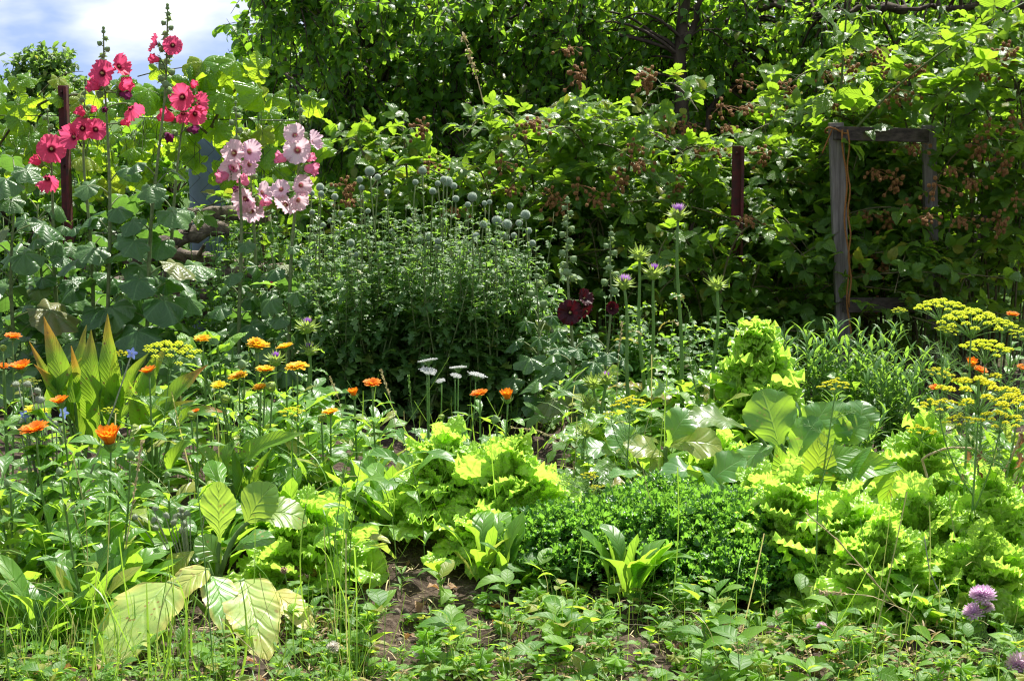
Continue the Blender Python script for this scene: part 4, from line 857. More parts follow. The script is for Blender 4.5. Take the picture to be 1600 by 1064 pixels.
# ---------------------------------------------------------------- hollyhocks
def interp_path(pts, f): 
    pts = np.asarray(pts); L = np.concatenate([[0], np.cumsum(np.linalg.norm(np.diff(pts, axis=0), axis=1))]); L = L / L[-1]
    return np.stack([np.interp(f, L, pts[:, k]) for k in range(3)], -1)
def hollyhock(label, path, Y, flowers, nbud, nleaf, lsize=.15, ztop=.75, budk=1.0, zlow=.06, tpl='holly', r0=.009, group='hollyhocks in front of the wire fence'):
    """path: (u, v) from the tip downwards; flowers: (colour, variant, u, v, width in pixels, yaw, pitch), variant 'r' = rolled"""
    bu = path[-1][0]; bx = XU(bu, Y); t = thing('hollyhock', label, 'hollyhock', ground(bx, Y), group)
    ctl = np.array([ground(bx, Y) - [0, 0, .03]] + [P(u, v, Y) for u, v in path[::-1]][0 if path[-1][1] < 560 else 1:])
    f = np.linspace(0, 1, 26); s = interp_path(ctl, f) + np.stack([.006 * np.sin(f * 9 + bu), .006 * np.cos(f * 8 + bu), 0 * f], 1)
    mb = MB(); mb.tube(s, [r0, r0 * .8, r0 * .28], 8); H = s[-1][2]
    for (c, k, u, v, w, yaw, pit) in flowers:
        p = P(u, v, Y - .055); yaw, pit = R(yaw), R(pit); d = np.array([math.sin(yaw) * math.cos(pit), -math.cos(yaw) * math.cos(pit), math.sin(pit)])
        q = s[np.argmin(np.linalg.norm(s - (p + [0, .05, -.015]), axis=1))]; back = p - d * .012
        mb.tube(bez(q, back - d * .03 + [0, 0, -.004], back, 6), [.0032, .0028], 5)
        if k == 'r':
            o = put('rolled_flower', ROLL[c], t, p - d * .015, face_to(unit(d + [0, 0, .35]), rng.random() * 6), w / PX(Y) / .034); sub('calyx', CALYX, o)
        else:
            k = k + 4 if k < 2 and rng.random() < .35 else k
            o = put('flower', FL[c][k], t, p - d * .01, face_to(unit(d + rng.normal(0, .12, 3)), rng.random() * 6), w / PX(Y) / .094)
            sub('pistil', PIST, o); sub('calyx', CALYX, o)
    nbud = int(nbud * .72)
    for i in range(nbud):
        g = i / max(1, nbud - 1); z = H - (.012 + .34 * budk * g ** 1.15); k = np.argmin(np.abs(s[:, 2] - z)); c = np.array([np.interp(z, s[:, 2], s[:, 0]), np.interp(z, s[:, 2], s[:, 1]), z])
        a = i * 2.4 + bu; d = unit(np.array([math.cos(a), math.sin(a), .55])); sz = .75 + .95 * g ** .6
        if g < .1: d = np.array([0, 0, 1.0])
        mb.tube([c, c + d * (.006 + .012 * g)], .0019, 4, cap=False)
        put('bud', BUD, t, c + d * (.006 + .011 * g), face_to(unit(d + [0, 0, .3]), a), sz)
    lf = MB(); D, NN, PP, S = [], [], [], []; nleaf = int(nleaf * 1.35)
    for i in range(nleaf):
        g = (i + .5) / nleaf; z = zlow + (ztop * H - zlow) * g; c = np.array([np.interp(z, s[:, 2], s[:, 0]), np.interp(z, s[:, 2], s[:, 1]), z])
        a = i * 2.4 + bu * .7 + rng.normal(0, .4); size = lsize * (1.12 - .62 * g) * rng.uniform(.8, 1.15); o = np.array([math.cos(a), math.sin(a) - .25, 0]); o = o / np.linalg.norm(o)
        pe = c + o * size * .75 + [0, 0, .035 + .03 * rng.random()]; mb.tube(bez(c, (c + pe) / 2 + [0, 0, .03], pe, 6), [.0032, .0022], 5, cap=False)
        D.append(unit(o + [0, 0, -.35 - .5 * rng.random()])); NN.append(unit(np.array([o[0] * .35, o[1] * .35 - .3, 1.0]) + rng.normal(0, .22, 3))); PP.append(pe); S.append(size)
    obj('stem', mb, M['hstem'], t)
    if nleaf: multi(lf, T[tpl], np.array(D), np.array(NN), np.array(PP), np.array(S), var(nleaf, .5, .04)); obj('leaves', lf, M['holly'], t)
    return t
hollyhock('big grey-green hollyhock without flowers at the left edge', [(20, 260), (12, 560)], 6.9, [], 0, 17, .21, 1.0)
hollyhock('leafy hollyhock without flowers between the left edge and the red post', [(60, 320), (66, 560)], 7.2, [], 0, 13, .18, 1.0)
hollyhock('rose-pink hollyhock with one round flower left of the red post', [(75, 172), (79, 300), (95, 560)], 7.15, [('p', 0, 80, 234, 44, -5, 8), ('p', 3, 74, 277, 34, 10, -25), ('p', 'r', 58, 255, 17, -60, 15)], 9, 12, .15, .62, .55)
hollyhock('rose-pink hollyhock flowering right on the red post', [(134, 125), (133, 260), (148, 560)], 7.0, [('p', 1, 117, 214, 38, -35, 5), ('p', 2, 129, 200, 34, 0, 15), ('p', 0, 149, 203, 32, 25, 0), ('p', 'r', 127, 178, 16, -60, 25), ('p', 'r', 147, 173, 10, 60, 20)], 12, 12, .16, .6, .6)
hollyhock('tall rose-pink hollyhock with a large dark-eyed flower just right of the red post', [(164, 44), (168, 200), (166, 560)], 6.9, [('p', 0, 161, 115, 40, -10, 10), ('p', 1, 185, 105, 33, 55, 8), ('p', 'r', 150, 138, 19, -50, -10), ('p', 'r', 192, 138, 22, 50, 0), ('d', 'r', 191, 150, 18, 60, -30), ('p', 3, 204, 168, 33, 70, -50), ('d', 'r', 163, 174, 12, 20, -20), ('p', 'r', 194, 194, 14, 70, -10)], 18, 14, .19, .62, .75)
hollyhock('tallest rose-pink hollyhock whose bud spire rises into the clouds', [(262, 8), (255, 150), (240, 330), (214, 560)], 6.85, [('p', 2, 270, 71, 29, 15, 12), ('p', 1, 244, 69, 28, -70, 15), ('p', 'r', 243, 95, 15, -40, -10), ('d', 'r', 261, 213, 19, 25, -40)], 24, 16, .20, .6, .95)
hollyhock('rose-pink hollyhock with a cluster of flowers right of the tallest spire', [(303, 128), (287, 200), (270, 330), (236, 560)], 7.05, [('p', 0, 286, 151, 40, -12, 10), ('p', 1, 309, 160, 32, 60, 5), ('p', 3, 304, 178, 30, 30, -20), ('p', 'r', 266, 186, 23, -50, 5), ('p', 3, 285, 177, 26, 0, -50), ('d', 'r', 297, 205, 18, 50, -20), ('p', 'r', 303, 135, 12, 30, 20)], 9, 13, .18, .62, .6)
hollyhock('pale pink hollyhock with flowers facing the camera above dark green leaves', [(371, 160), (374, 300), (373, 560)], 6.9, [('w', 0, 367, 240, 40, -8, 8), ('w', 1, 389, 237, 36, 55, 10), ('w', 2, 390, 258, 33, 50, -10), ('w', 1, 362, 263, 33, -25, -15), ('w', 'r', 367, 266, 17, 10, 10), ('w', 'r', 353, 277, 20, -50, -25)], 12, 12, .12, .55, .6)
hollyhock('short pale pink hollyhock with half-hidden drooping flowers', [(394, 245), (395, 340), (398, 560)], 7.0, [('w', 1, 384, 311, 38, -20, -10), ('w', 0, 392, 330, 40, 5, -40), ('w', 1, 409, 302, 30, 55, 10), ('w', 'r', 412, 319, 17, 60, 10), ('w', 'r', 383, 286, 18, -40, 30), ('d', 'r', 372, 297, 13, -30, -20), ('d', 'r', 392, 318, 13, 0, 0)], 8, 10, .12, .5, .5)
hollyhock('pale pink hollyhock with the most open flowers, beside the globe thistles', [(468, 150), (463, 300), (440, 560)], 6.8, [('w', 1, 461, 213, 32, -5, 18), ('w', 0, 466, 235, 42, 5, 8), ('w', 3, 485, 222, 30, 60, 10), ('w', 'r', 443, 250, 19, -70, -10), ('w', 'r', 485, 250, 14, 60, 10), ('w', 'r', 481, 266, 21, 70, -25), ('w', 1, 470, 289, 32, 35, 8), ('w', 0, 439, 297, 30, -20, 12), ('w', 2, 446, 319, 36, -20, -25), ('w', 1, 466, 313, 30, 40, -15)], 11, 13, .12, .55, .55)
hollyhock('hollyhock with small lobed leaves and one magenta bud, left of the globe thistles', [(426, 395), (428, 560)], 6.95, [('p', 'r', 427, 441, 11, 0, 10)], 5, 10, .12, .95, .4)
hollyhock('dark maroon hollyhock with a tall spire of pale buds', [(884, 310), (890, 440), (897, 620)], 6.35, [('m', 0, 891, 489, 38, -5, 5), ('m', 1, 913, 466, 27, 35, 20), ('m', 2, 917, 486, 24, 30, -20)], 22, 10, .16, .40, .85, tpl='holly5', r0=.007)
hollyhock('smaller dark maroon hollyhock with one flower, behind the milk thistles', [(957, 355), (952, 480), (945, 620)], 6.55, [('m', 3, 956, 482, 20, 20, 15)], 15, 9, .14, .4, .7, tpl='holly5', r0=.006)
hollyhock('budding hollyhock without open flowers left of the maroon one', [(841, 418), (838, 560)], 6.5, [], 8, 11, .14, .7, .4, tpl='holly5', r0=.005)

for lab, u, Y, n, hh, wd in (('soft nettle-like clump hiding the foot of the log pile', 310, 7.6, 40, .50, .20), ('leafy nettle clump right of the log pile under the pale pink hollyhocks', 400, 7.5, 50, .68, .20), ('nettle clump between the open pale pink hollyhock and the globe thistles', 480, 7.45, 40, .70, .18),
                             ('nettle clump left of the red post behind the hollyhock leaves', 60, 7.7, 44, .70, .25), ('nettle clump at the foot of the red post', 150, 7.65, 34, .42, .22), ('short nettle clump behind the squash leaves', 345, 6.6, 26, .28, .2), ('nettle clump right of the blue drum', 368, 8.35, 30, .88, .10),
                             ('dark nettle clump behind the dark maroon hollyhock', 900, 7.2, 34, .40, .20), ('dark nettle clump behind the milk thistles', 1010, 7.0, 38, .36, .22), ('dark nettle clump in the shade behind the tall frilly lettuce', 1150, 7.0, 36, .34, .22)):
    b = ground(XU(u, Y), Y); t = thing('nettle', lab, 'nettle', b, 'nettle clumps'); st = MB(); D, NN, PP, S = [], [], [], []
    for i in range(n):
        s0 = b + [rng.normal(0, wd * .7), rng.normal(0, .08), 0]; e = s0 + [rng.normal(0, .05), rng.normal(0, .05), hh * rng.uniform(.55, 1.08)]; c = bez(s0, (s0 + e) / 2 + rng.normal(0, .02, 3), e, 8); st.tube(c, [.0028, .0014], 4)
        m_ = 16; f = np.linspace(.15, 1, m_); a = np.arange(m_) * 2.0 + i; o = np.stack([np.cos(a), np.sin(a), rng.uniform(-.3, .5, m_)], 1); D.append(unit(o)); NN.append(unit(np.array([0, -.15, 1.0]) + rng.normal(0, .25, (m_, 3)))); PP.append(interp_path(c, f)); S.append(.062 * (1.2 - .55 * f) * rng.uniform(.7, 1.2, m_))
    obj('stems', st, M['stem'], t); D, NN, PP, S = map(np.concatenate, (D, NN, PP, S)); mb = MB(); multi(mb, T['weed'], D, NN, PP, S, var(len(D))); obj('leaves', mb, M['nettle'], t)

# ---------------------------------------------------------------- globe thistles
GH = [(578, 268, 8.5), (660, 267, 7), (500, 293, 7), (487, 302, 5), (502, 303, 5), (523, 308, 6), (548, 380, 7), (562, 281, 5.5), (565, 294, 5), (590, 277, 5.5), (649, 285, 5), (699, 284, 9), (693, 281, 6), (684, 287, 5), (709, 291, 6), (676, 299, 6), (712, 311, 6),
      (738, 308, 8), (731, 320, 5), (757, 318, 4.5), (765, 316, 4.5), (797, 322, 5.5), (821, 336, 8.2), (755, 351, 6.3), (776, 345, 8.5), (792, 351, 8.5), (811, 349, 6), (826, 361, 5.8), (786, 367, 5.5), (792, 371, 5.5), (803, 368, 5.2), (774, 378, 5), (832, 380, 5.4),
      (655, 374, 5.6), (669, 370, 8.2), (684, 377, 5.5), (684, 386, 5.5), (744, 369, 6.2), (730, 393, 4), (533, 334, 5), (488, 332, 5), (505, 352, 5), (556, 398, 4.5), (640, 345, 4.5), (605, 300, 4.8), (612, 362, 4.6), (516, 345, 4.8), (575, 330, 4.6)]
GPL = [(512, 6.85, 'globe thistle at the left end, next to the open pale pink hollyhock'), (572, 6.75, 'globe thistle with the highest round head, under the yellowish bramble'), (636, 6.9, 'globe thistle with few heads in the gap of the clump'), (676, 6.7, 'globe thistle with one big low head in the middle of the clump'),
       (712, 7.0, 'globe thistle with overlapping twin heads, behind the low middle one'), (752, 6.7, 'globe thistle whose heads stand clear right of centre'), (806, 6.8, 'globe thistle with a dense bunch of heads at the right end')]
for i, (u, Y, lab) in enumerate(GPL):
    t = thing('globe_thistle', lab, 'globe thistle', ground(XU(u, Y), Y), 'globe thistles in the middle of the border')
    st = MB(); b = ground(XU(u, Y), Y); D, NN, PP, S = [], [], [], []
    mine = [h for h in GH if min(range(len(GPL)), key=lambda k: abs(GPL[k][0] - h[0])) == i]
    tops = [(P(h[0], h[1], Y + rng.uniform(-.18, .12)), h[2]) for h in mine] + [(P(u + rng.normal(0, 42), rng.uniform(320, 430), Y + rng.uniform(-.3, .15)), 0) for _ in range(16)]
    for p, r in tops:
        s0 = b + [rng.normal(0, .05), rng.normal(0, .05), 0]; m_ = (s0 * .45 + p * .55) + [(s0[0] - p[0]) * .1, 0, .02]; c = bez(s0, np.array([p[0] * .8 + s0[0] * .2 + rng.normal(0, .02), m_[1], m_[2]]), p, 14)
        st.tube(c, [.0045, .0022 if r else .0006], 5)
        if r: put('flower_head', GLOBE[int(p[0] * 100) % 2], t, p, face_to(rand_dirs(1)[0]), r / PX(Y) / .0235)
        n = 40; f = rng.uniform(.10, .93 if r else 1.0, n); q = interp_path(c, f); a = rng.random(n) * 6.28
        o = unit(np.stack([np.cos(a), np.sin(a) - .2, rng.normal(.35, .35, n)], 1)); sz = .090 * (1.2 - .92 * f ** 1.2) * rng.uniform(.6, 1.2, n)
        D.append(o); NN.append(unit(np.stack([-o[:, 0] * .3, -o[:, 1] * .3 - .2, np.ones(n)], 1) + rng.normal(0, .25, (n, 3)))); PP.append(q); S.append(sz)
    n = 130; a = rng.random(n) * 6.28; rr = np.sqrt(rng.random(n)) * .20; z = .03 + .50 * rng.random(n) ** 1.2
    PP.append(np.stack([b[0] + rr * np.cos(a), b[1] + rr * np.sin(a) * .9, z], 1)); o = unit(np.stack([np.cos(a), np.sin(a) - .3, rng.normal(.1, .35, n)], 1)); D.append(o); NN.append(unit(np.array([0, -.25, 1.0]) + rng.normal(0, .3, (n, 3)))); S.append(.10 * rng.uniform(.6, 1.2, n))
    obj('stems', st, M['hstem'], t); mb = MB(); D, NN, PP, S = map(np.concatenate, (D, NN, PP, S)); multi(mb, T['globe'], D, NN, PP, S, var(len(D), .4, .03)); obj('leaves', mb, M['globe'], t)

# ---------------------------------------------------------------- milk thistles
def milk(label, heads, bu, Y, leaves, lsz=.22, k0=0, hs=1.0):
    b = ground(XU(bu, Y), Y); t = thing('milk_thistle', label, 'milk thistle', b, 'milk thistles'); st = MB(); lf = MB(); D, NN, PP, S = [], [], [], []
    for j, (u, v, w, tf) in enumerate(heads):
        p = P(u, v + w * .12, Y - .02 * j); c = bez(b, np.array([p[0] * .7 + b[0] * .3 + .02 * math.sin(u), Y, p[2] * .55]), p, 16); c = c + np.stack([.008 * np.sin(np.linspace(0, 7, 16) + u), .008 * np.cos(np.linspace(0, 6, 16) + u), np.zeros(16)], 1) * np.sin(np.linspace(0, math.pi, 16))[:, None]; st.tube(c, [.0085, .0062, .0042], 7)
        o = put('flower_head', THIS[(j + k0) % 3], t, p, face_to(unit([.10 * math.sin(u), -.22, 1.0]), u), w / PX(Y) / .082)
        if tf: sub('floret_tuft', TUFT[tf], o)
        for f in rng.uniform(.30, .84, 5):
            q = interp_path(c, np.array([f]))[0]; a = rng.random() * 6.28; d = unit(np.array([math.cos(a), math.sin(a) - .3, .35])); D.append(d); NN.append(unit(np.array([-d[0] * .4, -.15, 1.0]))); PP.append(q); S.append(.125 * (1.3 - f) * rng.uniform(.8, 1.3))
    for i in range(leaves):
        a = i * 2.4 + bu; z = rng.uniform(.03, .26); el = rng.uniform(.1, .8); d = np.array([math.cos(a) * math.cos(el), (math.sin(a) - .2) * math.cos(el), math.sin(el)]); D.append(unit(d)); NN.append(unit(np.array([-d[0] * .6, -d[1] * .6 - .1, 1.0]))); PP.append(b + [0, 0, z]); S.append(lsz * rng.uniform(.7, 1.15))
    obj('stem', st, M['stem'], t); D, NN, PP, S = map(np.array, (D, NN, PP, S)); multi(lf, T['mth'], D, NN, PP, S, var(len(D), .9, .15)); obj('leaves', lf, M['mthistle'], t)
milk('tallest milk thistle with a mauve tuft on a long straight stem', [(1060, 332, 40, 'p')], 1078, 5.75, 9, .26)
milk('milk thistle with two spiny heads on stems leaning left behind the tall one', [(999, 396, 38, None), (1021, 424, 40, 'v')], 1012, 5.9, 9, .24, 1)
milk('milk thistle with a mauve-tipped spiny head left of the tall one', [(975, 441, 36, 'p')], 988, 5.7, 8, .24, 2)
milk('milk thistle with a green spiny head right of the tall one', [(1120, 442, 38, None)], 1106, 5.8, 7, .22)
milk('low milk thistle with a violet floret and three spiny heads', [(948, 590, 34, 'v'), (926, 596, 36, None), (918, 626, 36, None)], 938, 5.35, 9, .22, 1)
milk('shortest milk thistle with one pale spiny head near the grass stems', [(916, 672, 34, None)], 920, 5.0, 7, .20, 2)
milk('milk thistle with two violet tops standing behind the golden flowers', [(480, 508, 40, 'v'), (484, 545, 34, 'v')], 470, 5.5, 8, .22)
milk('milk thistle with a faded violet head among the golden flowers', [(431, 560, 36, 'v')], 436, 5.35, 8, .24, 1)

# ---------------------------------------------------------------- marigolds
def marigold(label, flowers, bu, Y, nl=26, lsz=.115, spread=.05, up=0.0, name='marigold', cat='marigold', mat='cal', tpl='cal', group=None, tall=.8):
    """flowers: (u, v, width px, colour, style)"""
    b = ground(XU(bu, Y), Y); t = thing(name, label, cat, b, group); st = MB(); D, NN, PP, S = [], [], [], []
    for j, (u, v, w, c, s_) in enumerate(flowers):
        p = P(u, v, Y - .02 + .03 * math.sin(j * 3)); tilt = unit([.25 * math.sin(u * 1.7), -.22 + .15 * math.cos(u), 1.0])
        cc = bez(b + [rng.normal(0, .015), rng.normal(0, .015), 0], np.array([p[0] * .75 + b[0] * .25, Y, p[2] * .5]), p - np.array(tilt) * .010, 12); st.tube(cc, [.0042, .0030, .0026], 6)
        if s_ == 'seed': put('seed_head', SEED, t, p, face_to(tilt), w / PX(Y) / .036)
        elif s_ == 'bud': put('bud', BUD, t, p, face_to(tilt), w / PX(Y) / .016)
        else:
            k = w / PX(Y) / {'open': .066, 'half': .058, 'cup': .047, 'shut': .026}[s_]; o = put('flower', CAL[c, s_], t, p, face_to(tilt, u), k)
            sub('disc', DISC['b' if c == 'g' and s_ == 'open' else 'o'], o); sub('calyx', CALYX, o)
        n = 12; f = rng.uniform(.10, .85, n); q = interp_path(cc, f); a = np.arange(n) * 2.4 + u; o = unit(np.stack([np.cos(a), np.sin(a) - .1, rng.uniform(.3, 1.0, n)], 1))
        D.append(o); NN.append(unit(np.stack([-o[:, 0] * .7, -o[:, 1] * .7, np.ones(n)], 1) + rng.normal(0, .2, (n, 3)))); PP.append(q); S.append(lsz * 1.1 * (1.15 - .65 * f) * rng.uniform(.75, 1.15, n))
    n = nl; a = rng.random(n) * 6.28; z = rng.uniform(.0, .09, n); el = rng.uniform(.35 + up, 1.35 + .3 * up, n); o = np.stack([np.cos(a) * np.cos(el), np.sin(a) * np.cos(el), np.sin(el)], 1)
    rr = rng.random(n) * spread
    D.append(o); NN.append(unit(np.stack([-np.cos(a) * np.sin(el), -np.sin(a) * np.sin(el), np.cos(el)], 1) + rng.normal(0, .2, (n, 3)))); PP.append(b + np.stack([rr * np.cos(a), rr * np.sin(a), z], 1)); S.append(lsz * 1.25 * rng.uniform(.7, 1.25, n))
    if flowers: obj('stem', st, M['stem'], t)
    D, NN, PP, S = map(np.concatenate, (D, NN, PP, S)); mb = MB(); multi(mb, T[tpl], D, NN, PP, S, var(len(D), .8, .06)); obj('leaves', mb, M[mat], t); return t
G1 = 'orange and yellow marigolds'
MG = [  # label, flowers, base u, Y, leaves
    ('orange marigold gone to seed at the very left edge', [(20, 528, 26, 'o', 'half'), (4, 574, 20, 'o', 'half'), (5, 545, 16, 'o', 'seed')], 2, 4.9, 20),
    ('flat orange marigold flower in front of the big dark leaves at far left', [(33, 577, 30, 'o', 'cup')], 40, 4.8, 16),
    ('large bright orange marigold, lowest of the orange flowers at the left', [(55, 674, 46, 'o', 'half')], 60, 4.25, 34),
    ('orange cup-shaped marigold above the blue borage', [(95, 630, 27, 'o', 'cup'), (122, 712, 10, 'o', 'bud')], 118, 4.45, 34),
    ('clear yellow marigold between the blue borage flowers', [(56, 642, 40, 'y', 'open')], 66, 4.6, 16),
    ('small orange marigold in front of the orange-tipped broad leaves', [(232, 583, 24, 'o', 'cup')], 234, 4.75, 18),
    ('withered marigold with orange remains among bleached bracts', [(172, 693, 28, 'o', 'shut'), (172, 700, 26, 'o', 'seed')], 150, 4.35, 30),
    ('marigold seed head with an orange tuft beside the drooping bleached leaf', [(300, 650, 24, 'o', 'seed'), (306, 643, 13, 'o', 'half')], 300, 4.6, 26),
    ('orange marigold alone in front of the dark thistle foliage', [(582, 601, 28, 'o', 'half')], 583, 5.0, 26),
    ('little orange marigold just opening, left of the lone orange one', [(553, 619, 13, 'o', 'shut')], 556, 5.05, 24),
    ('flat orange marigold right of the white yarrow', [(749, 617, 27, 'o', 'half'), (706, 752, 14, 'o', 'bud')], 752, 5.2, 26),
    ('small orange marigold between the white yarrow and the thistles', [(793, 624, 16, 'o', 'shut'), (775, 660, 12, 'o', 'bud')], 784, 5.15, 28),
    ('faded peach marigold under the white yarrow', [(690, 653, 16, 'o', 'seed')], 692, 5.2, 16),
    ('golden marigold with a green seed head at the foot of the dark thistles', [(516, 646, 26, 'g', 'half'), (503, 655, 20, 'o', 'seed')], 506, 4.95, 22),
    ('golden marigold pair at the top of the yellow group', [(403, 544, 36, 'g', 'half'), (400, 537, 26, 'g', 'half')], 398, 5.15, 26),
    ('single golden marigold right of the golden pair', [(446, 544, 27, 'g', 'half')], 440, 5.25, 20),
    ('golden daisy with a dark brown eye facing the camera', [(464, 574, 40, 'g', 'open')], 458, 5.0, 18),
    ('golden marigold peeping out under the squash leaves', [(316, 532, 26, 'g', 'half')], 320, 5.4, 14),
    ('side-on golden marigold under the squash leaves', [(372, 588, 34, 'g', 'open'), (380, 575, 14, 'o', 'bud')], 372, 5.0, 30),
    ('golden marigolds fading to seed in the middle of the yellow group', [(406, 607, 22, 'g', 'half'), (424, 606, 26, 'o', 'seed'), (342, 604, 24, 'y', 'half'), (414, 580, 30, 'g', 'half'), (352, 625, 22, 'o', 'seed')], 392, 4.85, 34),
    ('orange marigold at the far right behind the dill', [(1582, 493, 20, 'o', 'half')], 1588, 5.7, 20),
    ('orange marigolds with a round green seed head behind the dill', [(1517, 573, 14, 'o', 'shut'), (1531, 580, 24, 'o', 'half'), (1508, 590, 21, 'o', 'seed'), (1540, 590, 18, 'o', 'seed')], 1526, 5.5, 20),
    ('orange marigold cut off by the right picture edge', [(1598, 577, 22, 'o', 'half'), (1462, 607, 20, 'o', 'half')], 1590, 5.3, 20),
    ('leafy marigold in bud at the lower left edge', [(14, 760, 12, 'o', 'bud'), (-10, 720, 14, 'o', 'bud')], 10, 4.15, 46),
    ('tall leafy marigold in bud left of the crinkled turnip leaves', [(204, 716, 13, 'o', 'bud'), (116, 800, 12, 'o', 'bud')], 170, 4.15, 46),
    ('leafy marigold without flowers in front of the drooping bleached leaves', [(262, 745, 9, 'o', 'bud')], 250, 4.45, 44),
    ('leafy marigold in bud at the front left, above the yellow turnip leaf', [(95, 742, 12, 'o', 'bud')], 118, 3.95, 40),
]
for lab, fl, bu, Y, nl in MG: marigold(lab, fl, bu, Y, nl, group=G1)
for lab, bu, Y, nl, ls in (('upright tuft of smooth leaves left of the big lettuce mound', 605, 4.72, 30, .13), ('tuft of broad smooth leaves above the left part of the lettuce mound', 640, 5.05, 34, .12), ('leafy rosette right of the dark borage at far left', 150, 4.65, 36, .12), ('leafy rosette below the golden marigold group', 400, 4.65, 36, .12), ('leafy rosette among grasses left of the small lettuce', 330, 4.5, 30, .11),
                            ('narrow upright seedling tuft on the bare soil', 752, 4.3, 13, .11), ('second upright seedling tuft, its leaves yellow-green, right beside the first', 790, 4.22, 11, .11), ('broad upright leaf tuft in front of the curly parsley', 985, 4.08, 20, .105), ('leafy rosette in the shade under the white yarrow', 690, 5.4, 26, .12), ('leafy rosette at the front left corner', 40, 3.85, 30, .12),
                            ('leafy rosette at the left edge behind the orange marigolds', 15, 4.5, 36, .12), ('rosette of long leaves under the big dark arching leaf', 440, 4.75, 34, .14), ('leafy rosette behind the seedling tufts', 545, 4.85, 26, .12), ('dark rosette between the thistle stems', 1010, 5.3, 26, .13), ('leafy rosette below the green thistle head', 1105, 5.45, 26, .12)):
    marigold(lab, [], bu, Y, nl, ls, .05, .45 if 'upright' in lab or 'tuft' in lab else 0.0, name='leafy_rosette', cat='leafy plant', group='leafy rosettes in the bed')

# ---------------------------------------------------------------- dill
def umbel_mesh(name, mat, n=26, Rr=.075, rise=.035, sd=0, fr=.0027, per=13):
    r_ = np.random.default_rng(sd); mb = MB(); k = np.arange(n) + .5; rad = Rr * np.sqrt(k / n); a = k * 2.4
    e = np.stack([rad * np.cos(a), rad * np.sin(a), .06 - .35 * rad ** 2 / Rr + r_.normal(0, .003, n)], 1)
    for q in e:
        mb.tube(bez([0, 0, 0], q * [.45, .45, .75], q, 5), [.0011, .0007], 4, m=0, cap=False)
        d = sphere_dirs(per, .1); s2 = .0105; f = q + d * s2 * [1, 1, .6] + [0, 0, .004]
        for w in f: mb.tube([q, w], .00035, 3, m=0, cap=False)
        mb.inst(OCT, np.tile(I3, (per, 1, 1)), f, fr * r_.uniform(.8, 1.3, per)[:, None] * [1.25, 1.25, .75], m=1)
    return mb.mesh(name, [M['dstem'], mat])
UMB = {'y': [umbel_mesh('umbel', M['yel'], sd=1), umbel_mesh('umbel', M['yel'], 20, sd=2)], 'd': [umbel_mesh('umbel', M['ydeep'], 18, sd=3), umbel_mesh('umbel', M['ydeep'], 14, sd=4)], 'l': [umbel_mesh('umbel', M['lime'], 18, sd=5)]}
def dill(label, umbels, bu, Y, nf=14, r=.0028):
    b = ground(XU(bu, Y), Y); t = thing('dill', label, 'dill', b, 'flowering dill plants'); st = MB(); fe = MB(); main = None
    for j, (u, v, w, c) in enumerate(umbels):
        k = w / PX(Y) / .172; p = P(u, v, Y - .03 * j) - np.array([0, 0, .05 * k])
        if main is None: cc = bez(b, np.array([b[0] * .4 + p[0] * .6, Y, p[2] * .6]), p, 16); main = cc
        else: f0 = rng.uniform(.45, .75); q = interp_path(main, np.array([f0]))[0]; q = q if q[2] < p[2] - .03 else interp_path(main, np.array([.4]))[0]; cc = bez(q, (q + p) / 2 + [(p[0] - q[0]) * .25, 0, -.01], p, 10)
        st.tube(cc, [r, r * .55] if cc is main else [r * .6, r * .42], 6)
        put('umbel', UMB[c][j % len(UMB[c])], t, p, face_to(unit([.12 * math.sin(u), -.05 + .1 * math.cos(u), 1]), u), k)
    for i in range(nf):      # thread-like leaves
        f = rng.uniform(.25, .9); q = interp_path(main, np.array([f]))[0]; a = rng.random() * 6.28; d = unit(np.array([math.cos(a), math.sin(a), .7])); L = rng.uniform(.05, .11)
        c = bez(q, q + d * L * .6, q + d * L + [0, 0, -.01], 6); fe.tube(c, .0008, 3, cap=False)
        for g in np.linspace(.3, 1, 7):
            x = interp_path(c, np.array([g]))[0]
            for _ in range(3): e = x + unit(d + rng.normal(0, .7, 3)) * rng.uniform(.012, .03); fe.tube([x, e], .00045, 3, cap=False)
    obj('stem', st, M['dstem'], t)
    if nf: obj('feathery_leaves', fe, M['dstem'], t)
dill('dill with a high yellow umbel in front of the right timber upright', [(1470, 478, 92, 'y'), (1405, 484, 28, 'y'), (1479, 514, 42, 'y')], 1492, 4.9)
dill('tall dill with the widest umbel on long spreading rays', [(1518, 497, 112, 'y')], 1516, 4.35, 8, .0036)
dill('dill with an umbel low behind the widest one', [(1540, 542, 96, 'y')], 1534, 4.75)
dill('dill with a yellow umbel beside the orange flower at the right edge', [(1566, 506, 56, 'y'), (1600, 520, 50, 'y')], 1572, 4.9)
dill('dill with a flat deep yellow umbel right of the narrow-leaved shrub', [(1466, 581, 56, 'd')], 1478, 5.1, 8)
dill('dill bearing a broad golden umbel over the right lettuces', [(1530, 606, 150, 'd'), (1470, 632, 84, 'd'), (1562, 652, 90, 'd')], 1527, 4.2, 10, .0036)
dill('dill with a golden umbel cut off by the right edge', [(1590, 628, 110, 'd'), (1440, 672, 60, 'd'), (1500, 655, 60, 'd')], 1556, 4.3, 10)
dill('single flat yellow dill umbel standing alone over the bean leaves', [(1305, 600, 60, 'd')], 1272, 4.45, 6, .0032)
dill('dill with a wide yellow umbel above the orange-tipped broad leaves', [(266, 546, 104, 'y'), (172, 640, 32, 'y')], 222, 4.9, 14)
dill('small reddish-yellow dill umbel left of the wide one', [(190, 552, 36, 'd')], 200, 5.1, 8)
dill('dill with dark lime seeds at the far left', [(42, 598, 56, 'l')], 40, 5.0, 10)
dill('dill in seed below the golden marigolds', [(456, 642, 50, 'd'), (352, 600, 20, 'd')], 452, 4.8, 10)
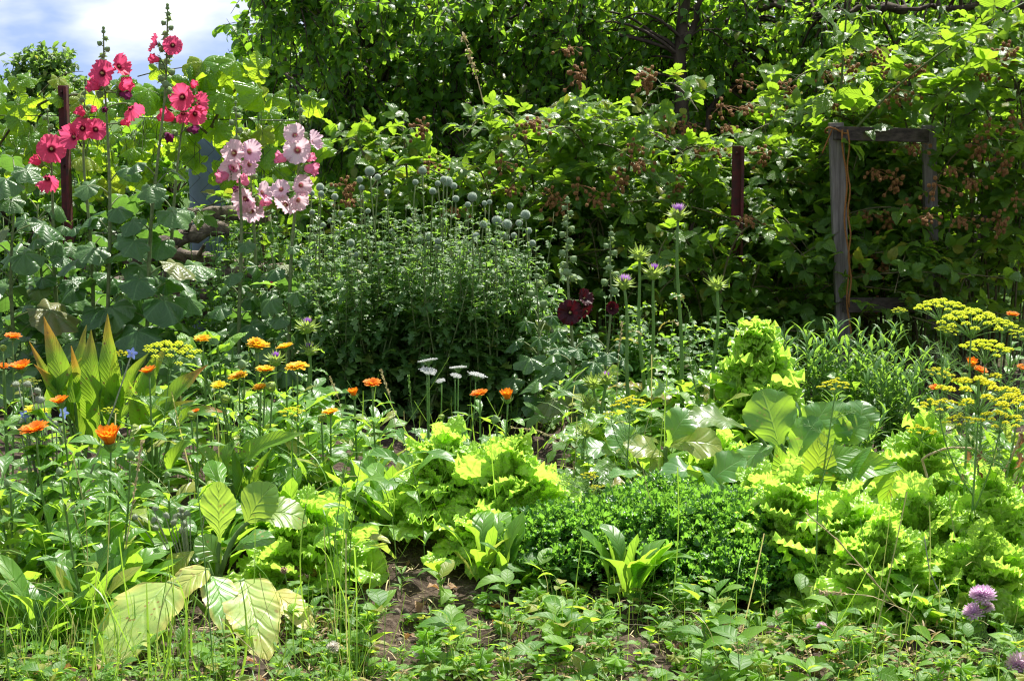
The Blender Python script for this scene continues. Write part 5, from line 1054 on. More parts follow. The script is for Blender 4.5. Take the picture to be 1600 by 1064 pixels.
dill('dill with a faint yellow umbel in front of the low milk thistle', [(985, 628, 66, 'd'), (955, 646, 30, 'd')], 975, 4.9, 26)
dill('small dill with a few yellow florets over the curly parsley', [(920, 742, 34, 'd'), (930, 760, 24, 'd')], 926, 4.5, 30)
dill('low dill at the front right edge', [(1598, 1012, 30, 'd')], 1590, 3.72, 20)
dill('feathery dill with a small yellow top at the front', [(1124, 1012, 26, 'd')], 1128, 3.7, 12)

# ---------------------------------------------------------------- lettuces
def lettuce(label, u, Y, r, h, n, tall=0.0, lsz=.16, mat='lettuce', du=0, name='lettuce', cat='lettuce', tp='let', group='frilly green lettuces'):
    b = ground(XU(u, Y), Y); t = thing(name, label, cat, b, group); D, NN, PP, S = [], [], [], []; mb = MB()
    if not tall: n = int(n * 1.7); lsz *= .74
    for i in range(n):
        g = (i + .5) / n; a = i * 2.39996 + u
        if tall: el = .22 + .95 * g ** 1.6 + rng.normal(0, .25); L = lsz * (1.14 - .86 * g) * rng.uniform(.75, 1.1); z = tall * g + rng.normal(0, .012); p = b + [0, 0, z]
        else: el = .35 + 1.05 * g + rng.normal(0, .30); L = lsz * (.95 - .38 * g) * rng.uniform(.7, 1.15); z = (h + .03) * g ** .7 * rng.uniform(.6, 1.05); rr = r * (1 - g) * rng.uniform(.6, 1.1); p = b + np.array([math.cos(a) * rr, math.sin(a) * rr, max(.0, z)])
        ca, sa, ce, se = math.cos(a), math.sin(a), math.cos(el), math.sin(el)
        D.append([ca * ce, sa * ce, se]); NN.append(unit(np.array([-ca * se, -sa * se, ce]) + rng.normal(0, .5, 3))); PP.append(p); S.append(L * rng.uniform(.85, 1.15))
    D, NN, PP, S = map(np.array, (D, NN, PP, S)); multi(mb, T[tp], unit(D), NN, PP, S, var(n, .3, .04)); o = obj('leaves', mb, M[mat], t)
    if tall: st = MB(); st.tube([b, b + [0, 0, tall]], [.018, .010], 8); obj('stem', st, M['stem'], t)
    return t
lettuce('bolted lettuce standing up as a tall frilly cone', 1186, 5.75, .06, .2, 300, .46, .24, tp='let2')
lettuce('low lettuce at the foot of the tall frilly cone', 1135, 5.35, .10, .16, 54, 0, .17)
lettuce('left half of the big lettuce mound beside the smooth leaf tuft', 700, 4.72, .12, .23, 90, 0, .175)
lettuce('right half of the big lettuce mound in the centre of the bed', 800, 4.63, .14, .23, 100, 0, .18)
lettuce('lettuce in front of the big mound by the soil', 765, 4.50, .09, .10, 56, 0, .15)
lettuce('rounded lettuce behind the yellowed turnip leaf', 478, 4.36, .11, .17, 84, 0, .17)
lettuce('lettuce left of the bean plant beside the dark curly parsley', 1240, 4.26, .12, .24, 84, 0, .17)
lettuce('lettuce in front of the bean plant', 1335, 4.18, .13, .23, 96, 0, .18)
lettuce('lettuce under the dill stems right of the bean plant', 1450, 4.24, .13, .24, 92, 0, .18)
lettuce('lettuce at the right edge below the withered bean stalk', 1560, 4.26, .13, .26, 96, 0, .18)
lettuce('large lettuce reaching lowest at the front right', 1395, 4.02, .12, .17, 84, 0, .17)
lettuce('pale lettuce under the golden dill umbels', 1455, 4.9, .14, .28, 96, 0, .19)
lettuce('half-shaded lettuce leaning out at the lower right edge', 1545, 4.02, .11, .16, 76, 0, .165)
lettuce('small lettuce between cabbage and tall frilly cone', 1255, 5.1, .09, .16, 50, 0, .16)
lettuce('small lettuce between the grey cabbage and the bean plant', 1195, 4.65, .09, .17, 50, 0, .155)

# ---------------------------------------------------------------- curly parsley / kale
def curly(label, u, Y, r, h, n, name='curly_parsley', cat='parsley', group='dark curly plants', sz=.020, per=95):
    b = ground(XU(u, Y), Y); t = thing(name, label, cat, b, group); st = MB(); D, NN, PP = [], [], []
    for i in range(n):
        g = (i + .5) / n; a = i * 2.4 + u; el = .35 + 1.1 * g; L = h * (.75 + .3 * (1 - g)) + r * math.cos(el) * .5; e = b + np.array([math.cos(a) * math.cos(el) * (r + L * .3), math.sin(a) * math.cos(el) * (r + L * .3), h * (.45 + .55 * math.sin(el)) * rng.uniform(.68, 1.15)])
        c = bez(b, b * .5 + e * .5 + [0, 0, .03], e, 8); st.tube(c, [.0035, .0018], 5)
        q = e + rng.normal(0, .030, (per, 3)) * [1, 1, .5]; PP.append(q); d = unit(unit(q - e) + [0, 0, .5] + rng.normal(0, .3, (per, 3))); D.append(d); NN.append(rand_dirs(per) + [0, 0, .8])
    obj('stalks', st, M['stem'], t); D, NN, PP = map(np.concatenate, (D, NN, PP)); mb = MB(); multi(mb, T['kale'], D, unit(NN), PP, sz * rng.uniform(.7, 1.25, len(D)), var(len(D))); obj('leaves', mb, M['kale'], t)
curly('curly parsley mound at the left end, nearest the bare soil', 905, 4.36, .11, .14, 44)
curly('curly parsley with thick pale stalks showing at its heart', 1062, 4.32, .13, .17, 44, sz=.021)
curly('curly parsley behind the grey cabbage leaves', 1010, 4.58, .11, .17, 40)
curly('curly parsley against the left lettuce of the right-hand group', 1140, 4.40, .10, .17, 44)
curly('curly parsley low and dark beneath the right lettuces', 1160, 4.20, .08, .11, 30)

# ---------------------------------------------------------------- plants with a few big leaves, each leaf placed
def big(name, label, cat, bu, Y, leaves, mat, wfun, tprm, stalk='stem', group=None, mats=None):
    """leaves: (u, v of the leaf middle, length m, yaw of its tip from +X in the picture (deg), towards camera, up, curl, width factor, old)"""
    b = ground(XU(bu, Y), Y); t = thing(name, label, cat, b, group); st = MB(); lf = MB()
    for lv in leaves:
        if lv[0] == 'q':
            _, p0, p1, nn, curl, wd, old = lv; p0 = P(*p0); p1 = P(*p1); L = np.linalg.norm(p1 - p0); d = (p1 - p0) / L
            lf.inst(leaf(wfun(wd), curl=curl, **tprm), frames(d[None], np.array([nn], float)), p0[None], L, np.array([[rng.random(), old]])); k = np.array([b[0], Y, .03]); st.tube(bez(k, (k + p0) / 2 + [0, 0, .03], p0, 8), [.0065, .0045], 6); continue
        (u, v, L, ang, fwd, nup, curl, wd, old) = lv; c = P(u, v, Y - fwd * L * .3); a = R(ang); d = unit(np.array([math.cos(a), -fwd, math.sin(a)])); n = unit(np.array([0, -1.0 + nup, .35 + nup]))
        tp = leaf(wfun(wd), curl=curl + rng.normal(0, .2), **dict(tprm, fold=tprm['fold'] * rng.uniform(.6, 1.5), ph=rng.random() * 6)); d = unit(d + rng.normal(0, .06, 3)); n = unit(n + rng.normal(0, .18, 3)); base = c - d * L * .5; F = frames(d[None], n[None]); L *= .9 if mat == 'broad' else 1; lf.inst(tp, F, base[None], L, np.array([[rng.random(), old * (.75 if mat == 'broad' else 1)]]))
        k = np.array([b[0] * .85 + base[0] * .15, Y, max(.01, min(.10, base[2] * .4))]); st.tube(bez(k, np.array([(k[0] + base[0]) / 2, (k[1] + base[1]) / 2, max(k[2], base[2]) + .0]), base, 8), [.0065, .0045], 6)
    obj('stalks', st, M[stalk], t); obj('leaves', lf, M[mat], t); return t
# tip-coloured broad leaves (left)
BW = lambda w: (lambda t: w * math.sin(math.pi * min(1, .16 + .84 * t) ** .85) ** .9 * (1 - .25 * t) if t < 1 else 0)
BP = dict(rows=16, cols=3, fold=.6, wave=.022, wf=2.2)
big('broad_leaf_plant', 'plant with tall orange-tipped lance leaves at far left', 'leafy plant', 115, 5.15,
    [(88, 560, .32, 102, -.1, .1, .25, .13, 1.0), (72, 585, .27, 116, .1, .0, .4, .08, 1), (98, 600, .27, 66, .2, .3, .6, .12, .3), (124, 596, .27, 99, .3, .2, .3, .10, 1.0), (82, 600, .20, 122, .3, .3, .4, .13, 1.0), (125, 560, .26, 82, -.2, .2, .2, .11, .5), (146, 615, .20, 75, .4, .3, .5, .14, 0), (105, 640, .22, 100, .4, .4, .5, .15, 0)], 'broad', BW, BP, group='orange-tipped broad leaves')
big('broad_leaf_plant', 'plant with upright green lance leaves ending in thin orange points, under the dill umbel', 'leafy plant', 172, 5.1,
    [(142, 565, .24, 96, .0, .1, .2, .15, .5), (172, 555, .30, 95, -.1, .1, .2, .12, .7), (178, 600, .26, 80, .3, .2, .4, .14, .2), (160, 620, .24, 100, .4, .3, .4, .14, 0), (205, 590, .22, 65, .2, .2, .3, .15, .2), (150, 650, .22, 85, .5, .4, .5, .16, 0), (190, 650, .22, 60, .5, .4, .5, .15, 0)], 'broad', BW, BP, group='orange-tipped broad leaves')
big('broad_leaf_plant', 'plant with a broad leaf leaning right to a bright orange tip', 'leafy plant', 235, 5.0,
    [(285, 605, .24, 52, .1, .25, .4, .19, 1.0), (262, 640, .22, 40, .4, .5, .9, .16, .6), (230, 600, .25, 82, .1, .2, .3, .16, .2), (255, 680, .24, 30, .5, .5, .9, .17, 0), (215, 640, .24, 100, .3, .3, .4, .16, .1), (315, 640, .18, 48, .2, .4, .9, .15, 1), (240, 575, .18, 60, -.2, .1, .3, .17, .6)], 'broad', BW, BP, group='orange-tipped broad leaves')
big('broad_leaf_plant', 'plant with one long dark arching leaf and pale folded-down leaves', 'leafy plant', 378, 4.75,
    [(428, 690, .24, 32, .3, .5, .5, .17, 0), (356, 700, .20, 80, .3, .1, 2.2, .12, 0), (345, 730, .26, 85, .1, .2, .5, .08, 0), (372, 740, .22, 100, .3, .2, .8, .10, 0), (320, 700, .20, 120, .2, .3, 1.6, .10, 0), (400, 740, .22, 70, .4, .3, .9, .10, 0), (290, 690, .20, 60, .2, .3, 2.0, .11, 0), (330, 760, .22, 95, .3, .3, .7, .10, 0)], 'broad', BW, BP)
# cabbages and kohlrabi
CW = lambda w: (lambda t: w * (.16 + .84 * min(1, max(0, (t - .12) / .42)) ** 1.1) * max(0, 1 - max(0, (t - .62) / .38) ** 2.4) ** .8)
CP = dict(rows=22, cols=6, fold=.10, wave=.045, wf=2.6, serr=.02)
big('cabbage', 'cabbage with one huge upright veined leaf before the tall frilly lettuce', 'cabbage', 1245, 5.0, [(1207, 660, .20, 108, -.2, .05, .3, .40, 0), (1255, 690, .17, 75, .2, .3, .9, .36, 0), (1120, 655, .17, 160, .2, .5, .8, .34, .2), (1275, 660, .14, 60, -.1, .3, .7, .36, 0), (1180, 710, .16, 200, .3, .5, .7, .36, 0)], 'cabbage', CW, CP, group='cabbages')
big('cabbage', 'blue-green cabbage with pale shiny folded leaves left of the lettuces', 'cabbage', 1090, 4.75, [(1075, 735, .17, 150, .4, .7, .9, .42, 0), (1103, 740, .17, 20, .5, .6, 1.4, .42, 0), (1032, 765, .13, 175, .4, .8, .8, .40, 0), (1130, 735, .14, 45, .2, .6, .8, .40, 0), (1090, 770, .13, 270, .6, .5, .6, .42, 0), (985, 740, .13, 160, .3, .7, .8, .36, 0)], 'cabbage', CW, CP, group='cabbages')
big('cabbage', 'waxy blue-green cabbage standing behind the bean plant', 'cabbage', 1330, 5.2, [(1345, 652, .13, 75, -.1, .4, 1.0, .42, 0), (1310, 648, .12, 110, -.1, .4, .9, .36, 0), (1298, 680, .15, 70, .1, .1, .3, .40, 0), (1325, 675, .14, 40, .2, .2, .5, .38, 0)], 'cabbage', CW, CP, group='cabbages')
big('cabbage', 'ragged cabbage in the milk thistle group with browning leaves', 'cabbage', 1040, 5.15, [(1010, 700, .14, 150, .3, .5, .9, .36, .5), (1085, 690, .18, 15, .3, .5, .9, .34, .5), (1060, 665, .14, 60, .1, .3, .8, .36, 0), (935, 700, .14, 160, .3, .5, .9, .34, 0), (975, 690, .15, 110, .1, .3, 1.1, .34, 0), (1030, 730, .13, 300, .4, .5, .6, .38, .4)], 'cabbage', CW, CP, group='cabbages')
# bean plant
BNW = lambda w: (lambda t: w * min(1, (t / .22)) ** .6 * max(0, 1 - max(0, (t - .22) / .78) ** 1.25) + .002)
big('bean_plant', 'bean plant with large smooth pointed leaves in the middle of the lettuces', 'bean plant', 1300, 4.45,
    [(1247, 745, .13, 175, .3, .8, .5, .36, 0), (1312, 752, .15, 8, .4, .8, .9, .40, 0), (1333, 722, .13, 50, -.1, .45, .4, .40, 0), (1362, 728, .16, 5, .2, .25, .5, .34, 0), (1390, 762, .13, 255, .3, .1, .3, .46, 0), (1280, 715, .14, 80, .1, .05, .2, .42, .3), (1340, 785, .13, -25, .4, .7, .9, .34, 0), (1255, 752, .11, 150, .3, .7, .4, .34, 0), (1315, 712, .11, 35, .1, .4, .5, .40, 0), (1385, 795, .12, 15, .5, .8, .8, .34, 0), (1220, 720, .09, 110, 0, .3, .4, .36, 0), (1290, 732, .09, 190, .3, .3, .5, .38, 0)], 'bean', BNW, dict(rows=12, cols=4, fold=.18, wave=.02, wf=2))
# crinkled turnips at the front left
TW = lambda w: (lambda t: w * (.10 + .90 * min(1, max(0, (t - .10) / .40)) ** 1.0) * max(0, 1 - max(0, (t - .60) / .40) ** 2.2) ** .75)
TP = dict(rows=24, cols=6, fold=.06, wave=.016, wf=3.3, serr=.018)
big('turnip', 'turnip with an upright yellow-green crinkled leaf and a large dark rough one', 'turnip', 328, 4.22,
    [(342, 800, .150, 93, .0, .1, .3, .31, .1), (438, 800, .155, 24, .25, .5, .9, .36, .2), (400, 790, .14, 60, .2, .4, 1.1, .36, .1), (278, 880, .11, 205, .4, .4, .9, .38, .7), (352, 965, .11, 268, .2, .3, .8, .34, 0), (390, 845, .13, 30, .4, .6, .8, .36, 0), (330, 860, .10, 120, .3, .5, .8, .36, 0), (225, 870, .10, 160, .3, .7, .9, .36, 0)], 'turnip', TW, TP)
big('turnip', 'turnip with two large yellowing leaves flopped on the soil', 'turnip', 318, 3.98,
    [('q', (325, 888, 3.98), (236, 948, 3.90), (-.2, -.6, 1), .5, .27, .6), ('q', (262, 910, 3.92), (146, 1056, 3.69), (-.35, -.8, 1), .25, .30, .3), ('q', (382, 905, 4.02), (414, 1022, 3.80), (.1, -.75, 1), .35, .25, .3), ('q', (425, 925, 4.02), (492, 975, 3.9), (0, -.3, 1), .6, .22, 1.0), ('q', (332, 900, 4.0), (362, 985, 3.86), (.5, -.6, 1), .5, .26, 0)], 'yturnip', lambda w: ov(w, .62, .55), TP)
# squash seedling leaves
sq = thing('squash', 'young squash with bright fan-shaped leaves under the pale pink hollyhocks', 'squash plant', ground(XU(352, 5.6), 5.6)); st = MB(); lf = MB(); b = ground(XU(352, 5.6), 5.6)
for i, (u, v, w, yx, tx) in enumerate(((292, 527, 38, -.5, .9), (323, 515, 44, 0, .7), (364, 527, 56, .5, .8), (352, 573, 46, .1, .3), (310, 545, 36, -.3, .9), (340, 540, 40, .2, .9))):
    p = P(u, v, 5.6 - .02 * i); st.tube(bez(b, (b + p) / 2 + [0, .0, .04], p, 8), [.005, .0032], 6); d = unit(np.array([yx, -.5, .25])); n = unit(np.array([yx * .2, -tx * .9, 1.0]))
    lf.inst(T['holly'][i % 3], frames(d[None], n[None]), p[None] - d * w / PX(5.6) * .2, w / PX(5.6) * .95)
obj('stalks', st, M['stem'], sq); obj('leaves', lf, M['squash'], sq)
# narrow-leaved shrub
for lab, u, Y, n, hh in (('narrow-leaved tarragon clump right of the frilly lettuce cone', 1275, 5.9, 26, .46), ('narrow-leaved tarragon clump at the foot of the left timber upright', 1335, 6.0, 24, .42), ('narrow-leaved tarragon clump left of the dill', 1400, 5.8, 26, .38), ('small narrow-leaved tarragon clump behind the bean plant', 1310, 5.5, 20, .30)):
    b = ground(XU(u, Y), Y); t = thing('tarragon', lab, 'herb', b, 'narrow-leaved herb clumps'); st = MB(); D, NN, PP, S = [], [], [], []
    for i in range(n):
        e = b + np.array([rng.normal(0, .10), rng.normal(0, .08), hh * rng.uniform(.65, 1.05)]); s0 = b + (e - b) * [.4, .4, 0]; c = bez(s0, s0 * .5 + e * .5 + [0, 0, .08], e, 10); st.tube(c, [.003, .0016], 5)
        m_ = 17; f = np.linspace(.2, 1, m_); a = np.arange(m_) * 2.4 + i; el = .5 + .5 * f; o = np.stack([np.cos(a) * np.cos(el), np.sin(a) * np.cos(el), np.sin(el)], 1)
        D.append(o); NN.append(unit(np.stack([-o[:, 0], -o[:, 1], 0 * a + .8], 1))); PP.append(interp_path(c, f)); S.append(.095 * (1.1 - .45 * f) * rng.uniform(.8, 1.2, m_))
    obj('stems', st, M['stem'], t); D, NN, PP, S = map(np.concatenate, (D, NN, PP, S)); mb = MB(); multi(mb, T['lance'], D, NN, PP, S, var(len(D))); obj('leaves', mb, M['tarragon'], t)
# withered bean stalk
b = ground(XU(1500, 4.75), 4.75); t = thing('withered_bean_stalk', 'withered bean stalk with curled brown hanging leaves above the right lettuces', 'withered plant', b); st = MB(); lf = MB()
c = np.array([b, P(1440, 715, 4.75), P(1480, 699, 4.75), P(1525, 700, 4.75), P(1545, 735, 4.75)]); c = interp_path(c, np.linspace(0, 1, 24)); st.tube(c, [.004, .0032], 6); st.tube(bez(b, P(1585, 720, 4.75), P(1598, 670, 4.75), 12), [.004, .003], 6)
for u, v, L in ((1535, 725, .075), (1540, 745, .06), (1510, 715, .04), (1592, 690, .05), (1590, 720, .05), (1505, 745, .04), (1546, 740, .05)):
    lf.inst(leaf(ov(.22), 8, 3, .9, 1.3, .09, 3, roll=.5), frames(np.array([[.1, -.1, -1.0]]), np.array([[rng.normal(), -1, 0.1]])), P(u, v - L * PX(4.75) * .5, 4.72)[None], L * 1.2)
obj('stalk', st, M['straw'], t); obj('leaves', lf, M['dryleaf'], t)

# ---------------------------------------------------------------- borage, yarrow
def star_mesh():
    mb = MB(); a = np.arange(5) * 1.2566; d = np.stack([np.cos(a), np.sin(a), 0 * a + .1], 1); mb.inst(leaf(ov(.30, .8), 4, 1, .2, .3), frames(d, np.array([0, 0, 1.0])), d * .001, .0125); return mb.mesh('flower', M['borage'])
STAR = star_mesh(); fz = MB(); L = lathe([(.001, 0), (.006, .002), (.0075, .008), (.005, .014), (.001, .019)], 8); fz.add(L['V'], L['Q'], None, L['UV']); fz.inst(SPIKE, frames(sphere_dirs(50), np.array([.1, .2, 1.0])), sphere_dirs(50) * [.006, .006, .008] + [0, 0, .008], np.tile([.0005, .006, .0005], (50, 1))); FUZZ = fz.mesh('fuzzy_bud', M['fuzz'])
b = ground(XU(70, 4.6), 4.6); t = thing('borage', 'hairy borage with small blue star flowers among the left marigolds', 'borage', b); st = MB(); lf = MB(); D, PP = [], []
for u, v, k in ((38, 650, 's'), (36, 655, 'b'), (70, 653, 's'), (80, 655, 'b'), (100, 645, 's'), (30, 668, 'b'), (88, 658, 'b'), (48, 600, 'b'), (58, 620, 'b'), (68, 622, 'b'), (28, 600, 'b'), (62, 612, 'b'), (88, 668, 'b'), (206, 552, 's')):
    p = P(u, v, 4.55); q = b + [(p[0] - b[0]) * .5, 0, p[2] * .5]; c = bez(b, q, p, 10); st.tube(c, [.004, .0016], 5); 
    if k == 's': put('flower', STAR, t, p, face_to([rng.normal(0, .3), -1, .2]), 1.25)
    else: put('fuzzy_bud', FUZZ, t, p, face_to([rng.normal(0, .4), -.4, -.6 + rng.random()]), 1.15)
    f = rng.uniform(.2, .85, 5); PP.append(interp_path(c, f)); a = rng.random(5) * 6.28; D.append(np.stack([np.cos(a), np.sin(a), 0 * a + .4], 1))
obj('stem', st, M['fuzz'], t); D, PP = unit(np.concatenate(D)), np.concatenate(PP); multi(lf, T['weed'], D, unit(rng.normal(0, .3, D.shape) + [0, 0, 1]), PP, .10 * rng.uniform(.6, 1.2, len(D)), var(len(D))); obj('leaves', lf, M['cal'], t)
b = ground(XU(288, 4.35), 4.35); t = thing('borage', 'borage past flowering, all fuzzy grey buds, left of the crinkled turnip leaf', 'borage', b); st = MB()
for k in range(15):
    p = P(275 + rng.normal(0, 26), 808 + rng.normal(0, 16), 4.3 + rng.normal(0, .03)); st.tube(bez(b, b * .4 + p * .6, p, 7), [.003, .0014], 4); put('fuzzy_bud', FUZZ, t, p, face_to(rand_dirs(1)[0]), 1.0)
obj('stem', st, M['fuzz'], t)
def yarrow_mesh(sd):
    r_ = np.random.default_rng(sd); mb = MB()
    for k in range(24):
        a = k * 2.4; rr = .030 * math.sqrt((k + .5) / 24); e = np.array([rr * math.cos(a), rr * math.sin(a), .030 - 2.5 * rr * rr]); mb.tube(bez([0, 0, 0], e * [.4, .4, .8], e, 4), .0007, 3, cap=False, m=0)
        q = e + r_.normal(0, .0042, (16, 3)) * [1, 1, .4]; mb.inst(OCT, np.tile(I3, (16, 1, 1)), q, np.tile([.0024, .0024, .0014], (16, 1)), m=1)
    return mb.mesh('umbel', [M['dstem'], M['white']])
YAR = [yarrow_mesh(1), yarrow_mesh(2)]
for lab, bu, Y, um in (('white yarrow with three flat heads in front of the dark thistle leaves', 668, 5.35, [(670, 563, 34), (667, 578, 32), (690, 594, 18)]), ('white yarrow with two flat heads level side by side, nearer the maroon hollyhock', 706, 5.4, [(716, 574, 30), (743, 585, 34), (711, 586, 20)]), ('low white yarrow head near the faded peach marigold', 700, 5.2, [(714, 651, 28), (698, 667, 14)])):
    b = ground(XU(bu, Y), Y); t = thing('yarrow', lab, 'yarrow', b, 'white yarrows'); st = MB(); lf = MB()
    for j, (u, v, w) in enumerate(um):
        k = w / PX(Y) / .076; p = P(u, v, Y - .02 * j) - np.array([0, 0, .028 * k]); st.tube(bez(b, np.array([p[0], Y, p[2] * .5]), p, 9), [.0026, .0018], 5); put('umbel', YAR[j % 2], t, p, face_to([.25 * math.sin(u), -.05 + .25 * math.cos(u * 3), 1]), k)
    a = rng.random(14) * 6.28; d = unit(np.stack([np.cos(a), np.sin(a), rng.uniform(.2, 1.5, 14)], 1)); multi(lf, T['globe'], d, np.tile([0, -.2, 1.0], (14, 1)), np.tile(b, (14, 1)) + np.stack([0 * a, 0 * a, rng.uniform(0, .15, 14)], 1), .09 * rng.uniform(.6, 1.2, 14), var(14)); obj('stem', st, M['dstem'], t); obj('leaves', lf, M['globe'], t)

# ---------------------------------------------------------------- clovers with a flower
for lab, u, v, w, c, Y in (('pink red-clover heads on the tallest clover at the front right', 1533, 932, 26, 'p', 3.78), ('pale pink clover head cut off at the right edge', 1592, 1040, 32, 'p', 3.60), ('small pink clover head at the foot of the front lettuces', 1284, 979, 12, 'p', 3.85), ('white clover head at the front centre, left of the pair', 656, 1021, 21, 'w', 3.72),
                             ('white clover head at the bottom edge of the centre', 676, 1060, 20, 'w', 3.62), ('white clover head low right of the pair', 738, 1050, 17, 'w', 3.65), ('white clover head beside the yellowed turnip leaf', 521, 1012, 20, 'w', 3.75), ('browned clover head in front of the lettuce', 444, 890, 13, 'b', 4.1), ('white clover head in the dark weeds at front right', 1158, 998, 12, 'w', 3.75), ('faded clover head at the bottom right corner', 1583, 1058, 16, 'b', 3.58)):
    b = ground(XU(u + 4, Y), Y); t = thing('clover', lab, 'clover', b, 'clovers in flower'); st = MB(); lf = MB(); hs = [(u, v, w)] if w < 25 or u > 1580 else [(u + 6, v, w), (u - 12, v + 26, w * .95), (u + 10, v + 18, w * .6), (u - 3, v - 2, w * .9)]
    for (uu, vv, ww) in hs:
        p = P(uu, vv, Y); st.tube(bez(b, np.array([p[0] + .01, Y, p[2] * .5]), p, 8), [.0022, .0014], 5); put('flower_head', CLOV[c], t, p, face_to([rng.normal(0, .2), -.2, 1]), ww / PX(Y) / .026)
    n = 8; f = rng.uniform(.2, .9, n); q = b + np.stack([rng.normal(0, .03, n), rng.normal(0, .03, n), f * p[2] * .8], 1)
    for k in range(3): a = rng.random(n) * .5 + k * 2.09; d = unit(np.stack([np.cos(a), np.sin(a), 0 * a + .1], 1)); multi(lf, T['clover'], d, np.tile([0, -.1, 1.0], (n, 1)) + rng.normal(0, .2, (n, 3)), q, .022 * np.ones(n), var(n))
    for x in q: st.tube([b, x], .0010, 3, cap=False)
    obj('stem', st, M['stem'], t); obj('leaves', lf, M['weed'], t)
# ---------------------------------------------------------------- ground cover nobody could count
def pix_of(x, y, z):
    dx, dy, dz = x, y, z - CAM_H; f = dy * CT - dz * ST; up = dy * ST + dz * CT
    return 800 + FPX * dx / f, 532 - FPX * up / f
BARE = [(580, 905, 50, 22), (625, 935, 60, 20), (760, 945, 60, 26), (300, 985, 80, 36), (150, 905, 30, 30), (30, 960, 30, 35), (700, 900, 50, 12), (1430, 960, 130, 20)]
LETT = [(480, 870, 110, 80), (760, 800, 150, 110), (1400, 880, 230, 140), (1040, 870, 200, 90), (340, 850, 70, 90), (400, 970, 80, 70), (200, 980, 90, 90), (1450, 700, 80, 60), (1210, 700, 80, 60)]
def spots(n, x0, x1, y0, y1, dens=1.0, bare=.12, avoid=()):
    n = int(n * 1.35); x = rng.uniform(x0, x1, n); y = rng.uniform(y0, y1, n); z = gz(x, y); u, v = pix_of(x, y, z)
    keep = np.clip(.55 + .75 * np.sin(x * 9 + 3 * np.sin(y * 5)) * np.sin(y * 11 + 2 * np.sin(x * 7)) + .3 * np.sin(x * 23 + y * 3), .28, 1)
    for (cu, cv, a, b) in BARE:
        d = ((u - cu) / a) ** 2 + ((v - cv) / b) ** 2; keep = np.minimum(keep, np.clip(bare + (d - .8) * 1.5, bare, 1))
    for (cu, cv, a, b) in avoid: keep = np.where(((u - cu) / a) ** 2 + ((v - cv) / b) ** 2 < 1, 0, keep)
    q = rng.random(n) < keep * dens
    return np.stack([x, y, z], 1)[q]
def sprigs(pts, hmin, hmax, tps, size, mat, name, per, trif=False, stem=True, old=.1):
    mb = MB(); st = MB(); D, NN, PP, S = [], [], [], []
    for p in pts:
        h = rng.uniform(hmin, hmax); lean = rng.normal(0, .25, 2) * h; e = p + np.array([lean[0], lean[1], h]); c = bez(p, p + [0, 0, h * .6], e, 5)
        if stem: mb.tube(c, [.0016, .0009], 3, cap=False, m=1)
        f = rng.uniform(.15, 1, per); q = interp_path(c, f); a = np.arange(per) * 2.4 + rng.random() * 6; o = unit(np.stack([np.cos(a), np.sin(a), rng.uniform(.0, .9, per)], 1))
        if trif:
            q = q + o * .012
            for k in (-1, 0, 1):
                b_ = a + k * 1.6; D.append(unit(np.stack([np.cos(b_), np.sin(b_), 0 * b_ + .15], 1))); PP.append(q); NN.append(unit(rng.normal(0, .25, (per, 3)) + [0, -.1, 1])); S.append(size * rng.uniform(.7, 1.25) * np.ones(per))
        else: D.append(o); PP.append(q); NN.append(unit(np.stack([-o[:, 0] * .4, -o[:, 1] * .4 - .1, np.ones(per)], 1) + rng.normal(0, .25, (per, 3)))); S.append(size * rng.uniform(.6, 1.3, per))
    D, NN, PP, S = map(np.concatenate, (D, NN, PP, S)); multi(mb, tps, D, NN, PP, S, var(len(D), .9, old))
    return tag(obj(name, mb, [M[mat], M['stem']]), kind='stuff')
XW = 1.35
sprigs(spots(270, -XW, XW, 3.35, 4.3, 1, .0), .02, .09, T['weed'], .042, 'weed', 'weeds', 7)
sprigs(spots(330, -2.0, 2.0, 4.3, 7.8, .9, .1, LETT), .04, .15, T['weed'], .055, 'weed', 'undergrowth', 9)
sprigs(spots(420, -XW, XW, 3.35, 4.25, 1, .0), .02, .06, T['clover'], .017, 'weed', 'clover_leaves', 5, trif=True)
sprigs(spots(260, -.4, XW, 3.35, 4.25), .03, .10, T['cut'], .045, 'weed', 'cut_leaved_weeds', 5)
sprigs(spots(420, -XW, XW, 3.35, 4.4, 1, .25), .02, .07, T['lance'], .034, 'weed', 'fine_weeds', 12)
sprigs(spots(60, -.4, XW, 3.4, 4.2, 1.0, .15), .07, .16, T['weed'], .066, 'weed', 'taller_weeds', 8)
sprigs(spots(105, -1.25, -.2, 4.1, 5.6, 1, .4, LETT), .15, .36, T['cal'], .12, 'cal', 'tangled_greens', 10)
sprigs(spots(70, -.3, .5, 4.9, 6.0, 1, .4, LETT), .12, .30, T['weed'], .06, 'weed', 'tangled_weeds', 10)
sprigs(spots(70, .0, 1.2, 5.0, 6.2, 1, .4, LETT), .15, .34, T['cal'], .105, 'cal', 'tangled_greens', 9)
def grass(n, x0, x1, y0, y1, L, name, dens=1.0, mat='grass', bare=.1, old=.25, tps='blade'):
    p = spots(n, x0, x1, y0, y1, dens, bare); m = len(p); a = rng.random(m) * 6.28; tl = rng.uniform(.15, .9, m); d = unit(np.stack([np.cos(a) * tl, np.sin(a) * tl, np.ones(m)], 1)); mb = MB()
    multi(mb, T[tps], d, np.stack([np.cos(a), np.sin(a), 0 * a + .35], 1), p, L * rng.uniform(.4, 1.3, m), var(m, 1, old)); return tag(obj(name, mb, M[mat]), kind='stuff')
grass(1300, -XW, XW, 3.3, 4.0, .12, 'grass', tps='fine', old=.3)
grass(1100, -2.2, 2.2, 4.2, 7.9, .20, 'grass', .8, old=.08)
grass(120, -1.3, -.45, 3.3, 3.9, .18, 'long_grass', old=.05)
